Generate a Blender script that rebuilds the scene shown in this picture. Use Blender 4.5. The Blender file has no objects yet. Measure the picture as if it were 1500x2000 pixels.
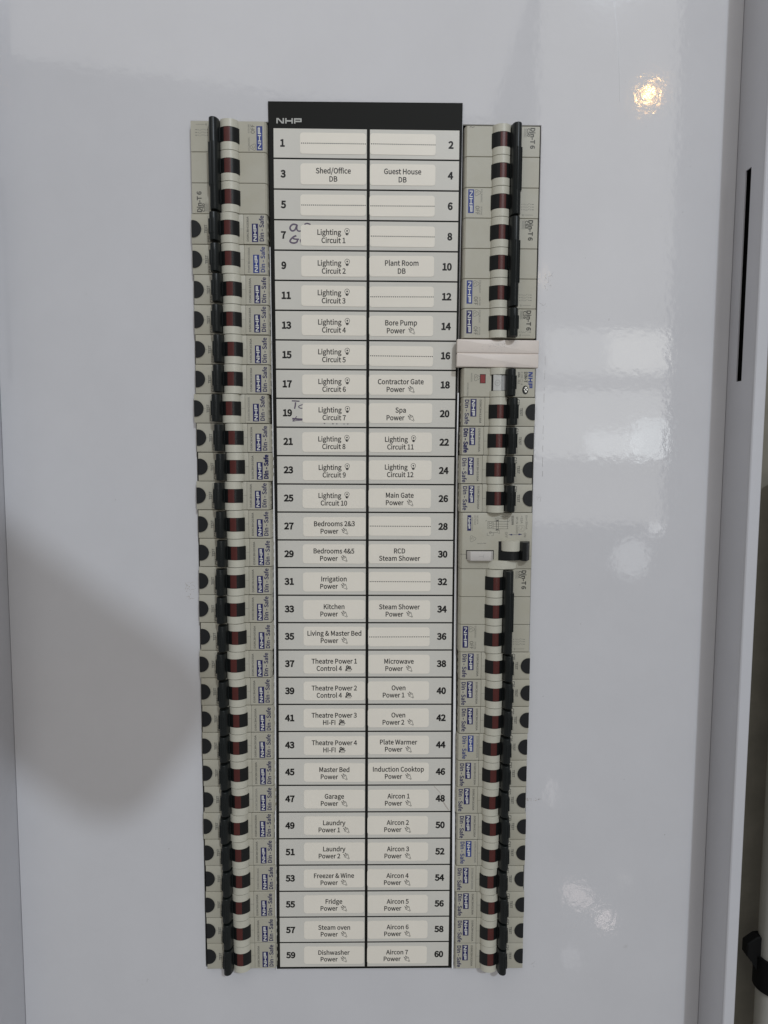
import bpy, bmesh, math, random
from mathutils import Vector, Matrix
from mathutils.geometry import tessellate_polygon

random.seed(7)
def bow(y):
    """the card and the strip under it sag a few millimetres between their ends"""
    t = y / 270
    if abs(t) >= 1:
        return 0.0
    return -5.11 * (1 - t * t) - 1.276 * (t - t ** 3) + 8.482 * (t * t - t ** 4)


def bow_tilt(y):
    return math.atan((bow(y + 2) - bow(y - 2)) / 4)


S = 0.001                                  # everything below is written in millimetres


def W(x, y, z):                            # board coordinates (right, up, towards the viewer) -> world
    return Vector((x * S, -z * S, y * S))


scene = bpy.context.scene
COL = scene.collection

# ------------------------------------------------------------------ camera
CAM = (3.862, 75.467, 450.223)
RC = ((0.99984521, -0.00349087, -0.01724444),
      (0.00495848, 0.99629910, 0.08581090),
      (0.01688106, -0.08588312, 0.99616220))
cd = bpy.data.cameras.new("camera")
cam = bpy.data.objects.new("camera", cd)
COL.objects.link(cam)
A = Matrix(((1, 0, 0), (0, 0, -1), (0, 1, 0)))
cam.matrix_world = Matrix.Translation(W(*CAM)) @ (A @ Matrix(RC)).to_4x4()
cd.sensor_fit = 'HORIZONTAL'
cd.sensor_width = 36
cd.lens = 36 * 1390 / 1500
cd.clip_start = 0.005
cd.clip_end = 50
scene.camera = cam

# ------------------------------------------------------------------ light
world = bpy.data.worlds.new("World")
scene.world = world
world.use_nodes = True
bg = world.node_tree.nodes["Background"]
bg.inputs[0].default_value = (1.0, 0.985, 0.985, 1)
bg.inputs[1].default_value = 0.262

scene.view_settings.view_transform = 'Standard'
scene.view_settings.look = 'None'
scene.view_settings.exposure = 0.0
scene.view_settings.gamma = 1.0


def mirror_point(px, py, k):
    """Room point seen in the panel (plane z = -1) at board point px, py; k = distance in camera distances."""
    return (px + k * (px - CAM[0]), py + k * (py - CAM[1]), k * (CAM[2] + 1) - 1)


def area(name, pos, size, radiance, colour, target=(0, 0, 0), shape='RECTANGLE', roll=0.0):
    ld = bpy.data.lights.new(name, 'AREA')
    ld.shape = shape
    sx, sy = (size if isinstance(size, tuple) else (size, size))
    ld.size, ld.size_y = sx * S, sy * S
    a = sx * sy * S * S * (math.pi / 4 if shape in ('DISK', 'ELLIPSE') else 1)
    ld.energy = radiance * math.pi * a
    ld.color = colour
    ob = bpy.data.objects.new(name, ld)
    COL.objects.link(ob)
    p, t = W(*pos), W(*target)
    ob.location = p
    q = (t - p).to_track_quat('-Z', 'Y')
    ob.rotation_euler = (q.to_matrix() @ Matrix.Rotation(roll, 3, 'Z')).to_euler()
    return ob


K = 9.0
# the warm ceiling downlight whose mirror image shines in the top right of the panel
area("downlight", mirror_point(172.1, 292.4, K), 118, 20, (1.0, 0.47, 0.10), shape='DISK')
area("downlight_core", tuple(c * 0.999 for c in mirror_point(171.6, 292.6, K)), 80, 34, (1.0, 0.62, 0.14), shape='DISK')
area("downlight_centre", tuple(c * 0.998 for c in mirror_point(171.6, 292.6, K)), 34, 40, (1.0, 0.95, 0.80), shape='DISK')
# broad soft ceiling light overhead
area("ceiling_light", (-250, 1350, 1050), (1400, 1100), 1.05, (1.0, 0.975, 0.945))
# daylight coming through a small high opening far to the upper right: it throws the soft shadows to the lower left
area("door_daylight", (1730, 3600, 4800), 200, 1130, (0.80, 0.89, 1.0), target=(-100, -60, 0), shape='DISK')
# daylit wall and window panes across the room, mirrored at the right of the board
def pane(name, x0, x1, y0, y1, rad, colour, k=5.0, shape='RECTANGLE', roll=0.0):
    cx, cy = (x0 + x1) / 2, (y0 + y1) / 2
    p = mirror_point(cx, cy, k)
    area(name, p, (abs(x1 - x0) * (1 + k), abs(y1 - y0) * (1 + k)), rad, colour, target=(p[0], p[1], 0), shape=shape, roll=roll)
pane("bright_wall", 104, 190, 30, 420, 1.4, (1.0, 0.98, 0.93), k=5.6)
pane("window_pane_a", 113, 190, 152, 124, 1.3, (0.98, 1.0, 0.97), k=5.4)
pane("window_glare_a", 152, 190, 150, 126, 1.6, (1.0, 0.98, 0.88), k=5.3)
pane("window_pane_b", 106, 190, 114, 72, 1.7, (0.98, 1.0, 0.97), k=5.2)
pane("window_glare_b", 170, 191, 96, 71, 2.6, (0.85, 0.95, 1.0), k=5.1)
pane("window_glare_c", 140, 174, 88, 72, 2.0, (0.9, 0.97, 1.0), k=5.05)
pane("round_glow", 159, 183, 20, -5, 1.9, (0.95, 0.98, 1.0), k=5.0, shape='ELLIPSE')
pane("small_glow", 182, 190, 31, 22, 4, (0.97, 0.99, 1.0), k=4.9, shape='ELLIPSE')
pane("pink_glow", 157, 167, -232, -244, 4, (1.0, 0.86, 0.82), k=4.8, shape='ELLIPSE')
pane("pink_streak", 132, 154, -214, -228, 2.4, (1.0, 0.86, 0.82), k=4.7, shape='ELLIPSE', roll=-0.6)
pane("faint_glow", 172, 177, -206, -214, 1.4, (1.0, 0.95, 0.9), k=4.6, shape='ELLIPSE')
pane("tall_glow", 121, 126, -140, -158, 1.9, (1.0, 0.93, 0.93), k=4.5, shape='ELLIPSE')
pane("low_glow", 134, 146, -258, -272, 1.0, (0.97, 0.97, 1.0), k=4.4, shape='ELLIPSE')
pane("edge_glow", 108.6, 110.4, 190, 178, 6.0, (1.0, 0.75, 0.45), k=4.3, shape='ELLIPSE')

# ------------------------------------------------------------------ materials
MATS = {}


def mat(name, col, rough=0.45, spec=0.5, vary=0.0, vscale=60.0, bump=0.0, bscale=400.0, metal=0.0, stain=None):
    m = bpy.data.materials.new(name)
    m.use_nodes = True
    nt = m.node_tree
    b = nt.nodes["Principled BSDF"]
    b.inputs["Base Color"].default_value = (*col, 1)
    b.inputs["Roughness"].default_value = rough
    b.inputs["Specular IOR Level"].default_value = spec
    b.inputs["Metallic"].default_value = metal
    if vary or bump:
        tc = nt.nodes.new("ShaderNodeTexCoord")
        geo = nt.nodes.new("ShaderNodeNewGeometry")
        src = geo.outputs["Position"]
    if vary:
        n = nt.nodes.new("ShaderNodeTexNoise")
        n.inputs["Scale"].default_value = vscale
        n.inputs["Detail"].default_value = 5
        n.inputs["Roughness"].default_value = 0.65
        nt.links.new(src, n.inputs["Vector"])
        r = nt.nodes.new("ShaderNodeValToRGB")
        r.color_ramp.elements[0].position = 0.32
        r.color_ramp.elements[1].position = 0.68
        lo = tuple(c * (1 - vary) for c in col)
        if stain:
            lo = tuple(c * (1 - vary) * s for c, s in zip(col, stain))
        r.color_ramp.elements[0].color = (*lo, 1)
        r.color_ramp.elements[1].color = (*tuple(min(1, c * (1 + vary * 0.5)) for c in col), 1)
        nt.links.new(n.outputs["Fac"], r.inputs["Fac"])
        nt.links.new(r.outputs["Color"], b.inputs["Base Color"])
    if bump:
        n2 = nt.nodes.new("ShaderNodeTexNoise")
        n2.inputs["Scale"].default_value = bscale
        n2.inputs["Detail"].default_value = 2
        nt.links.new(src, n2.inputs["Vector"])
        bp = nt.nodes.new("ShaderNodeBump")
        bp.inputs["Strength"].default_value = 1.0
        bp.inputs["Distance"].default_value = bump
        nt.links.new(n2.outputs["Fac"], bp.inputs["Height"])
        nt.links.new(bp.outputs["Normal"], b.inputs["Normal"])
    MATS[name] = m
    return m


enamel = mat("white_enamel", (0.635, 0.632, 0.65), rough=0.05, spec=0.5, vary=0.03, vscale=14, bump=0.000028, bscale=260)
enamel_shaded = mat("white_enamel_shaded", (0.58, 0.582, 0.61), rough=0.25, vary=0.03, vscale=20, bump=0.00002, bscale=300)  # same enamel, darkened to carry the shade on side walls and lip
dark_void = mat("dark_interior", (0.006, 0.006, 0.006), rough=0.9)  # near-black: shade inside openings, slots and switch recess put into the colour
wall_m = mat("dark_wall_paint", (0.22, 0.205, 0.165), rough=0.9, vary=0.15, vscale=30)
pipe_m = mat("conduit_plastic", (0.42, 0.41, 0.37), rough=0.45, vary=0.05)
black_m = mat("black_plastic", (0.005, 0.005, 0.005), rough=0.7, spec=0.15)
body_m = mat("grey_plastic", (0.455, 0.438, 0.365), rough=0.42, vary=0.05, vscale=45, stain=(1, 0.985, 0.94))
nose_m = mat("cream_plastic", (0.56, 0.543, 0.455), rough=0.36, vary=0.04, vscale=60)
tog_m = mat("charcoal_plastic", (0.008, 0.0105, 0.0105), rough=0.36, spec=0.3, bump=0.00001, bscale=1500)
drum_m = mat("black_gloss_plastic", (0.009, 0.010, 0.010), rough=0.30, spec=0.3)
red_m = mat("red_plastic", (0.082, 0.013, 0.010), rough=0.33, vary=0.12, vscale=300)
btn_m = mat("test_button_rubber", (0.011, 0.012, 0.013), rough=0.5, spec=0.3)
card_m = mat("black_card", (0.007, 0.007, 0.0055), rough=0.6, spec=0.2)
cell_m = mat("pale_card", (0.67, 0.65, 0.59), rough=0.32, vary=0.025, vscale=25)
paper_m = mat("label_paper", (0.86, 0.81, 0.71), rough=0.40, vary=0.02, vscale=40)
ink_m = mat("black_ink", (0.012, 0.011, 0.010), rough=0.5)
grey_ink = mat("grey_print", (0.12, 0.117, 0.105), rough=0.5)
dim_ink = mat("faint_print", (0.27, 0.262, 0.235), rough=0.5)
navy_m = mat("navy_print", (0.012, 0.013, 0.10), rough=0.4)
blue_m = mat("blue_print", (0.022, 0.045, 0.22), rough=0.4)
logo_white = mat("white_print", (0.66, 0.66, 0.62), rough=0.4)
card_print = mat("pale_print", (0.45, 0.45, 0.42), rough=0.45)
marker_m = mat("marker_ink", (0.13, 0.10, 0.15), rough=0.45, vary=0.4, vscale=900)
blank_m = mat("pinkish_plastic", (0.74, 0.665, 0.60), rough=0.40, vary=0.04, vscale=50, stain=(0.99, 0.99, 1.0))
rocker_m = mat("rocker_plastic", (0.55, 0.55, 0.52), rough=0.35)
btn_grey = mat("grey_button_plastic", (0.55, 0.52, 0.49), rough=0.4)
steel_m = mat("bright_steel", (0.55, 0.55, 0.53), rough=0.25, metal=1.0)
window_red = mat("red_flag_plastic", (0.23, 0.02, 0.02), rough=0.35, vary=0.1, vscale=400)
scuff_m = mat("scuff_dirt", (0.20, 0.185, 0.165), rough=0.6)
brown_m = mat("brown_grime", (0.30, 0.245, 0.18), rough=0.6)
blocker_m = mat("blocker_shell", (0.03, 0.03, 0.032), rough=0.5)
blocker_gloss_m = mat("blocker_gloss", (0.01, 0.01, 0.012), rough=0.1)


# ------------------------------------------------------------------ geometry helpers (millimetres)
def poly(bm, pts):
    vs = [bm.verts.new(p) for p in pts]
    try:
        return bm.faces.new(vs)
    except ValueError:
        return None


def extrude(bm, loop0, loop1):
    a = [bm.verts.new(p) for p in loop0]
    b = [bm.verts.new(p) for p in loop1]
    n = len(a)
    fs = []
    for i in range(n):
        j = (i + 1) % n
        fs.append(bm.faces.new((a[i], a[j], b[j], b[i])))
    fs.append(bm.faces.new(list(reversed(a))))
    fs.append(bm.faces.new(b))
    return a, b, fs


def plate(bm, outline, z0, z1, bev=0.0, seg=1):
    a, b, fs = extrude(bm, [(x, y, z0) for x, y in outline], [(x, y, z1) for x, y in outline])
    if bev:
        top = [e for e in fs[-1].edges]
        bmesh.ops.bevel(bm, geom=top, offset=bev, segments=seg, affect='EDGES', profile=0.5)


def rect(x0, x1, y0, y1):
    return [(x0, y0), (x1, y0), (x1, y1), (x0, y1)]


def rrect(x0, x1, y0, y1, r, n=4):
    pts = []
    for cx, cy, a0 in ((x1 - r, y0 + r, -90), (x1 - r, y1 - r, 0), (x0 + r, y1 - r, 90), (x0 + r, y0 + r, 180)):
        for i in range(n + 1):
            a = math.radians(a0 + 90 * i / n)
            pts.append((cx + r * math.cos(a), cy + r * math.sin(a)))
    return pts


def box(bm, x0, x1, y0, y1, z0, z1, bev=0.0, seg=1):
    plate(bm, rect(x0, x1, y0, y1), z0, z1, bev, seg)


def prism(bm, prof, v0, v1, bev=0.0, seg=1):
    """profile in (u, z), counter-clockwise, swept along v"""
    a, b, fs = extrude(bm, [(u, v1, z) for u, z in prof], [(u, v0, z) for u, z in prof])
    if bev:
        ed = [e for f in (fs[-1], fs[-2]) for e in f.edges]
        bmesh.ops.bevel(bm, geom=ed, offset=bev, segments=seg, affect='EDGES', profile=0.5)


def ellipse(cx, cy, rx, ry, n=24, a0=0, a1=360, rot=0):
    full = abs(a1 - a0) >= 360
    pts = []
    for i in range(n if full else n + 1):
        a = math.radians(a0 + (a1 - a0) * i / n)
        x, y = rx * math.cos(a), ry * math.sin(a)
        c, s = math.cos(rot), math.sin(rot)
        pts.append((cx + c * x - s * y, cy + s * x + c * y))
    return pts


def stroke(bm, pts, w, z, closed=False):
    """flat line of width w through pts"""
    n = len(pts)
    L, R = [], []
    for i in range(n):
        if closed:
            p, q = pts[i - 1], pts[(i + 1) % n]
        else:
            p, q = pts[max(0, i - 1)], pts[min(n - 1, i + 1)]
        dx, dy = q[0] - p[0], q[1] - p[1]
        d = math.hypot(dx, dy) or 1
        nx, ny = -dy / d * w / 2, dx / d * w / 2
        L.append(bm.verts.new((pts[i][0] + nx, pts[i][1] + ny, z)))
        R.append(bm.verts.new((pts[i][0] - nx, pts[i][1] - ny, z)))
    for i in range(n if closed else n - 1):
        j = (i + 1) % n
        bm.faces.new((R[i], R[j], L[j], L[i]))


def flat(bm, outline, z):
    return poly(bm, [(x, y, z) for x, y in outline])


def circ3(p, q, r, n=14):
    """arc through three (u, z) points, from p to r"""
    ax, ay, bx, by, cx, cy = *p, *q, *r
    d = 2 * (ax * (by - cy) + bx * (cy - ay) + cx * (ay - by))
    ux = ((ax**2 + ay**2) * (by - cy) + (bx**2 + by**2) * (cy - ay) + (cx**2 + cy**2) * (ay - by)) / d
    uy = ((ax**2 + ay**2) * (cx - bx) + (bx**2 + by**2) * (ax - cx) + (cx**2 + cy**2) * (bx - ax)) / d
    R = math.hypot(ax - ux, ay - uy)
    a0 = math.atan2(ay - uy, ax - ux)
    a1 = math.atan2(cy - uy, cx - ux)
    return [(ux + R * math.cos(a0 + (a1 - a0) * i / n), uy + R * math.sin(a0 + (a1 - a0) * i / n)) for i in range(n + 1)]


def finish(name, bm, m, smooth=25):
    bmesh.ops.recalc_face_normals(bm, faces=bm.faces)
    me = bpy.data.meshes.new(name)
    for v in bm.verts:
        v.co = W(*v.co)
    bm.to_mesh(me)
    bm.free()
    me.materials.append(m)
    if smooth:
        me.polygons.foreach_set("use_smooth", [True] * len(me.polygons))
        me.set_sharp_from_angle(angle=math.radians(smooth))
    return me


def finish_flat(name, bm, m):
    """print: every face looks at the viewer"""
    for f in bm.faces:
        f.normal_update()
        if f.normal.z < 0:
            f.normal_flip()
    me = bpy.data.meshes.new(name)
    for v in bm.verts:
        v.co = W(*v.co)
    bm.to_mesh(me)
    bm.free()
    me.materials.append(m)
    return me


CACHE = {}


def cached(key, fn):
    if key not in CACHE:
        CACHE[key] = fn()
    return CACHE[key]


def link(name, me, parent=None, loc=None):
    o = bpy.data.objects.new(name, me)
    COL.objects.link(o)
    if parent:
        o.parent = parent
    if loc:
        o.location = W(*loc)
    return o


def thing(name, label, cat, loc=(0, 0, 0), group=None, turn=0.0, me=None):
    o = bpy.data.objects.new(name, me)
    COL.objects.link(o)
    o.location = W(*loc)
    o.rotation_euler = (0, turn, 0)
    o.empty_display_size = 0.01
    o['label'] = label
    o['category'] = cat
    if group:
        o['group'] = group
    return o


# lettering: outlines of a plain sans serif, [advance, [x, y, x, y ...] per contour], capital height 200
GLYPHS = {
 " ": [61,[]],
 "&": [186,[[71,-4,93,-1,112,7,128,19,144,9,160,1,174,-4,181,17,169,21,144,36,158,58,170,82,178,108,155,108,148,86,138,66,127,49,109,66,91,85,76,105,98,122,115,141,121,164,117,185,103,199,82,204,58,197,42,181,36,157,38,142,42,126,49,110,30,94,15,76,10,52,18,23,39,4],[112,32,100,24,87,18,74,16,53,21,39,34,34,53,38,68,47,81,59,92,75,71,93,51],[67,121,62,134,59,146,58,157,61,172,69,182,82,186,93,183,99,175,101,164,96,148,84,134]]],
 "+": [151,[[66,32,86,32,86,91,141,91,141,110,86,110,86,170,66,170,66,110,10,110,10,91,66,91]]],
 "-": [95,[[13,67,82,67,82,86,13,86]]],
 "/": [107,[[3,-49,21,-49,103,217,85,217]]],
 "0": [151,[[76,-4,109,8,130,43,138,101,130,158,109,192,76,204,43,192,21,158,14,101,21,43,43,8],[76,17,56,25,43,53,38,101,43,148,56,175,76,184,96,175,109,148,114,101,109,53,96,25]]],
 "1": [151,[[24,0,134,0,134,21,94,21,94,200,74,200,63,194,33,186,33,170,69,170,69,21,24,21]]],
 "2": [151,[[12,0,138,0,138,22,82,22,72,21,61,21,50,20,91,63,118,104,128,145,121,176,101,196,70,204,47,200,28,190,11,174,25,160,37,172,51,180,67,183,87,178,100,164,104,144,94,107,64,65,12,15]]],
 "3": [151,[[72,-4,104,3,127,23,136,53,130,78,115,95,94,104,94,106,113,116,125,132,129,154,122,181,101,198,71,204,50,200,31,192,15,180,29,164,41,174,55,181,70,183,88,179,100,168,104,152,99,132,81,119,49,114,49,94,85,89,105,75,111,54,106,34,91,22,70,17,50,20,34,29,21,40,8,24,23,10,44,0]]],
 "4": [151,[[93,0,116,0,116,55,143,55,143,75,116,75,116,200,89,200,5,71,5,55,93,55],[93,75,31,75,77,143,83,153,93,173,94,173,94,161,93,148]]],
 "5": [151,[[71,-4,103,5,127,28,137,65,129,101,107,122,77,129,66,128,56,125,47,121,52,179,127,179,127,200,30,200,23,107,37,98,48,105,58,109,70,110,92,105,106,89,112,64,106,39,91,23,69,17,48,20,32,28,20,39,7,23,23,10,44,0]]],
 "6": [151,[[82,-4,111,5,132,27,140,61,133,96,114,117,84,124,68,121,52,113,39,100,46,149,65,175,90,183,102,181,113,176,122,168,136,183,124,194,108,201,89,204,53,193,26,158,15,95,24,40,48,7],[39,80,53,95,67,103,80,106,100,100,112,85,116,61,111,38,99,22,82,16,60,24,46,45]]],
 "7": [151,[[54,0,80,0,86,69,103,128,139,185,139,200,13,200,13,179,111,179,79,125,62,68]]],
 "8": [151,[[76,-4,109,3,131,22,139,48,134,72,122,89,105,101,105,102,117,114,128,131,132,150,125,178,106,196,77,203,49,197,29,179,22,152,26,133,36,118,49,106,49,105,32,92,18,74,13,50,21,22,43,3],[90,109,68,119,51,132,45,152,49,169,60,180,77,184,95,180,106,167,111,149,108,135,101,121],[77,15,55,20,40,33,35,52,38,70,48,85,62,97,89,86,108,71,115,49,110,31,97,19]]],
 "9": [151,[[64,-4,100,8,126,44,137,109,128,161,104,193,69,204,41,195,20,173,12,139,19,104,38,83,67,76,84,79,100,87,113,100,105,51,87,25,63,17,51,19,39,24,29,32,16,17,28,6,44,-1],[113,121,99,106,85,97,71,94,51,100,39,115,35,139,40,163,52,178,70,184,91,177,106,156]]],
 "<": [151,[[141,40,141,62,77,85,36,101,36,102,77,117,141,141,141,163,10,111,10,91]]],
 "=": [151,[[10,124,141,124,141,143,10,143],[10,59,141,59,141,77,10,77]]],
 "A": [166,[[1,0,26,0,46,61,119,61,138,0,165,0,97,200,69,200],[52,81,69,134,75,157,82,180,83,180,89,157,113,81]]],
 "B": [179,[[28,0,91,0,131,6,157,26,167,59,162,82,147,98,126,106,126,108,142,117,152,132,156,151,147,179,123,195,87,200,28,200],[53,115,53,180,83,180,110,177,125,167,131,148,126,130,110,119,82,115],[53,20,53,95,88,95,117,92,136,80,142,59,136,37,117,24,88,20]]],
 "C": [174,[[103,-4,127,0,147,10,164,25,150,41,137,29,122,21,104,19,71,29,49,57,42,101,50,144,72,172,105,181,121,179,134,172,146,163,159,179,145,191,127,200,105,204,59,191,28,155,16,100,27,44,58,9]]],
 "D": [188,[[28,0,79,0,130,12,161,46,172,101,161,155,129,188,77,200,28,200],[53,21,53,180,75,180,115,170,138,144,146,101,138,58,115,30,75,21]]],
 "E": [161,[[28,0,146,0,146,22,53,22,53,94,129,94,129,116,53,116,53,179,143,179,143,200,28,200]]],
 "F": [151,[[28,0,53,0,53,90,129,90,129,111,53,111,53,179,143,179,143,200,28,200]]],
 "G": [188,[[106,-4,131,-1,152,8,168,20,168,104,102,104,102,83,145,83,145,30,135,24,122,20,109,19,72,29,50,57,42,101,50,144,73,172,108,181,126,179,140,172,151,163,165,179,151,191,132,200,108,204,60,191,28,155,16,100,28,44,59,9]]],
 "H": [199,[[28,0,53,0,53,94,146,94,146,0,171,0,171,200,146,200,146,116,53,116,53,200,28,200]]],
 "I": [80,[[28,0,53,0,53,200,28,200]]],
 "K": [176,[[28,0,53,0,53,63,87,104,147,0,175,0,103,124,166,200,137,200,53,100,53,200,28,200]]],
 "L": [148,[[28,0,140,0,140,22,53,22,53,200,28,200]]],
 "M": [222,[[28,0,50,0,50,130,49,150,47,170,48,170,64,124,102,20,119,20,157,124,173,170,174,170,172,150,171,130,171,0,194,0,194,200,164,200,116,65,112,51,111,51,58,200,28,200]]],
 "N": [197,[[28,0,51,0,51,126,50,147,48,168,49,168,71,126,144,0,170,0,170,200,146,200,146,75,148,53,149,33,148,33,126,74,53,200,28,200]]],
 "O": [202,[[101,-4,146,9,176,45,187,101,176,156,146,191,101,204,57,191,27,156,16,101,27,45,57,9],[101,19,70,29,49,57,42,101,49,144,70,172,101,181,133,172,153,144,161,101,153,57,133,29]]],
 "P": [173,[[28,0,53,0,53,80,86,80,124,86,150,107,159,141,150,176,124,194,85,200,28,200],[53,100,53,180,81,180,111,176,128,164,134,141,129,118,111,104,82,100]]],
 "R": [173,[[53,105,53,180,86,180,113,176,129,165,135,144,129,122,113,109,86,105],[137,0,166,0,115,88,139,98,154,117,160,144,151,177,126,195,90,200,28,200,28,0,53,0,53,85,89,85]]],
 "S": [163,[[83,-4,119,4,143,24,151,53,145,78,131,95,110,107,81,119,66,126,53,137,48,153,53,168,66,178,85,181,103,179,118,173,131,163,144,179,128,192,108,200,85,204,53,197,31,178,22,151,29,126,44,110,63,99,92,87,109,78,121,68,125,51,120,34,106,23,83,19,63,22,44,30,28,43,13,26,33,10,56,0]]],
 "T": [163,[[69,0,94,0,94,179,155,179,155,200,8,200,8,179,69,179]]],
 "W": [240,[[49,0,79,0,109,121,113,136,119,166,120,166,124,151,130,121,160,0,191,0,232,200,208,200,179,48,176,26,174,26,169,48,165,70,160,91,132,200,109,200,81,91,76,70,72,48,67,26,66,26,33,200,7,200]]],
 "a": [154,[[59,-4,77,-1,93,7,108,18,109,18,111,0,132,0,132,91,127,123,110,144,80,152,58,149,38,142,22,133,32,115,45,123,60,129,76,131,95,126,104,112,107,94,55,84,26,66,16,38,22,16,37,1],[66,17,53,19,44,27,40,40,46,57,67,69,107,77,107,36,93,25,80,19]]],
 "c": [139,[[83,-4,101,-1,117,5,132,15,121,32,110,24,99,19,86,17,62,24,46,44,40,74,46,104,62,124,86,131,97,129,107,125,116,118,129,135,117,143,103,150,85,152,50,143,24,116,14,74,23,32,48,6]]],
 "d": [169,[[76,-4,93,-1,108,7,121,17,124,0,144,0,144,217,119,217,119,160,120,135,108,144,94,150,79,152,47,142,24,116,14,74,22,32,43,6],[81,17,59,24,45,44,40,74,46,104,61,124,83,131,95,129,107,124,119,115,119,38,107,26,94,20]]],
 "e": [151,[[85,-4,104,-2,120,4,134,11,125,28,114,22,101,18,88,16,63,23,46,41,39,68,139,68,140,82,133,119,113,143,80,152,48,142,24,116,14,74,24,32,49,6],[38,86,46,111,61,127,81,132,101,127,113,111,118,86]]],
 "f": [89,[[9,128,29,128,29,0,54,0,54,128,85,128,85,148,54,148,54,172,56,188,63,197,75,201,92,197,97,216,90,219,72,221,48,215,34,198,29,172,29,148,9,147]]],
 "g": [154,[[75,-68,115,-61,141,-42,150,-17,144,3,127,15,98,18,69,18,54,20,46,26,43,34,45,42,48,47,53,52,60,49,75,47,102,53,122,71,129,98,128,111,123,121,117,129,147,129,147,148,96,148,75,152,47,145,27,127,19,99,22,83,29,69,39,59,31,51,25,42,22,31,24,20,29,12,36,5,24,-5,16,-16,14,-29,22,-50,43,-64],[75,64,59,68,48,80,43,99,48,118,59,130,75,134,91,130,102,118,106,99,102,80,91,68],[79,-51,55,-48,41,-39,36,-25,37,-17,42,-8,51,0,95,-2,112,-4,122,-10,126,-21,120,-36,103,-47]]],
 "h": [166,[[25,0,50,0,50,108,64,120,77,128,91,130,107,126,116,113,119,91,119,0,144,0,144,94,139,126,124,145,98,152,80,149,63,140,49,127,50,158,50,217,25,217]]],
 "i": [75,[[25,0,50,0,50,148,25,148],[38,179,46,181,52,187,54,195,52,204,46,209,38,211,29,209,23,204,21,195,23,187,29,181]]],
 "k": [151,[[25,0,50,0,50,39,77,71,121,0,148,0,92,88,141,148,114,148,51,70,50,70,50,217,25,217]]],
 "l": [77,[[51,-4,66,-1,62,18,54,18,51,22,50,28,50,217,25,217,25,29,28,12,36,0]]],
 "m": [253,[[25,0,50,0,50,108,63,120,76,128,87,130,103,126,112,113,115,91,115,0,140,0,140,108,153,120,165,128,177,130,193,126,202,113,205,91,205,0,229,0,229,94,225,126,210,145,185,152,167,148,151,138,136,124,127,139,114,149,95,152,78,149,62,139,49,127,48,127,46,148,25,148]]],
 "n": [166,[[25,0,50,0,50,108,64,120,77,128,91,130,107,126,116,113,119,91,119,0,144,0,144,94,139,126,124,145,98,152,79,149,63,139,49,127,48,127,46,148,25,148]]],
 "o": [165,[[83,-4,117,6,141,32,151,74,141,116,117,143,83,152,49,143,24,116,14,74,24,32,49,6],[83,17,60,24,45,44,40,74,45,104,60,124,83,131,105,124,120,104,126,74,120,44,105,24]]],
 "p": [169,[[25,-62,50,-62,50,-12,49,14,63,4,77,-2,90,-4,122,6,146,33,155,76,148,116,128,143,96,152,79,149,63,141,49,131,48,131,46,148,25,148],[86,17,75,19,63,24,50,33,50,111,64,122,77,129,89,131,112,124,125,105,129,76,123,45,108,25]]],
 "r": [106,[[25,0,50,0,50,95,61,115,74,126,87,130,102,127,106,149,91,152,75,148,60,138,49,121,48,121,46,148,25,148]]],
 "s": [128,[[64,-4,93,3,111,18,118,40,111,63,94,76,57,92,45,100,41,111,44,122,53,130,68,133,80,131,91,126,102,120,114,135,101,144,85,150,68,152,40,146,23,131,17,110,23,89,40,76,60,67,76,61,89,52,94,39,91,27,81,19,65,16,48,18,34,24,21,34,9,17,25,6,43,-1]]],
 "t": [103,[[71,-4,81,-3,90,-1,99,2,94,21,83,17,77,17,64,20,56,30,54,45,54,128,95,128,95,148,54,148,54,190,34,190,31,148,7,147,7,128,29,128,29,46,33,20,47,3]]],
 "u": [166,[[68,-4,87,0,103,9,117,23,118,23,120,0,141,0,141,148,116,148,116,43,103,29,90,21,76,18,60,22,51,35,48,57,48,148,23,148,23,54,28,22,43,3]]],
 "v": [142,[[57,0,86,0,139,148,114,148,81,49,77,35,72,20,71,20,57,64,29,148,4,148]]],
 "w": [219,[[49,0,77,0,102,94,105,108,109,123,110,123,113,108,117,94,120,80,141,0,172,0,212,148,188,148,166,62,157,21,156,21,122,148,98,148,75,62,71,49,65,21,64,21,55,62,33,148,7,148]]],
 "y": [142,[[28,-64,53,-57,71,-39,83,-13,139,148,114,148,88,66,76,24,74,24,59,66,29,148,4,148,63,0,60,-11,52,-28,41,-39,26,-43,15,-41,10,-61]]],
 "z": [130,[[10,0,122,0,122,20,41,20,119,135,119,148,18,148,18,128,88,128,10,13]]],
 "\u0394": [179,[[9,0,170,0,170,15,104,200,75,200,9,15],[36,22,68,113,89,177,90,177,111,113,142,22]]],
}
FONT = {}
TRI = {}


def inside(p, L):
    c = False
    for (x0, y0), (x1, y1) in zip(L, L[1:] + L[:1]):
        if (y0 > p[1]) != (y1 > p[1]) and p[0] < (x1 - x0) * (p[1] - y0) / (y1 - y0) + x0:
            c = not c
    return c


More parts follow.
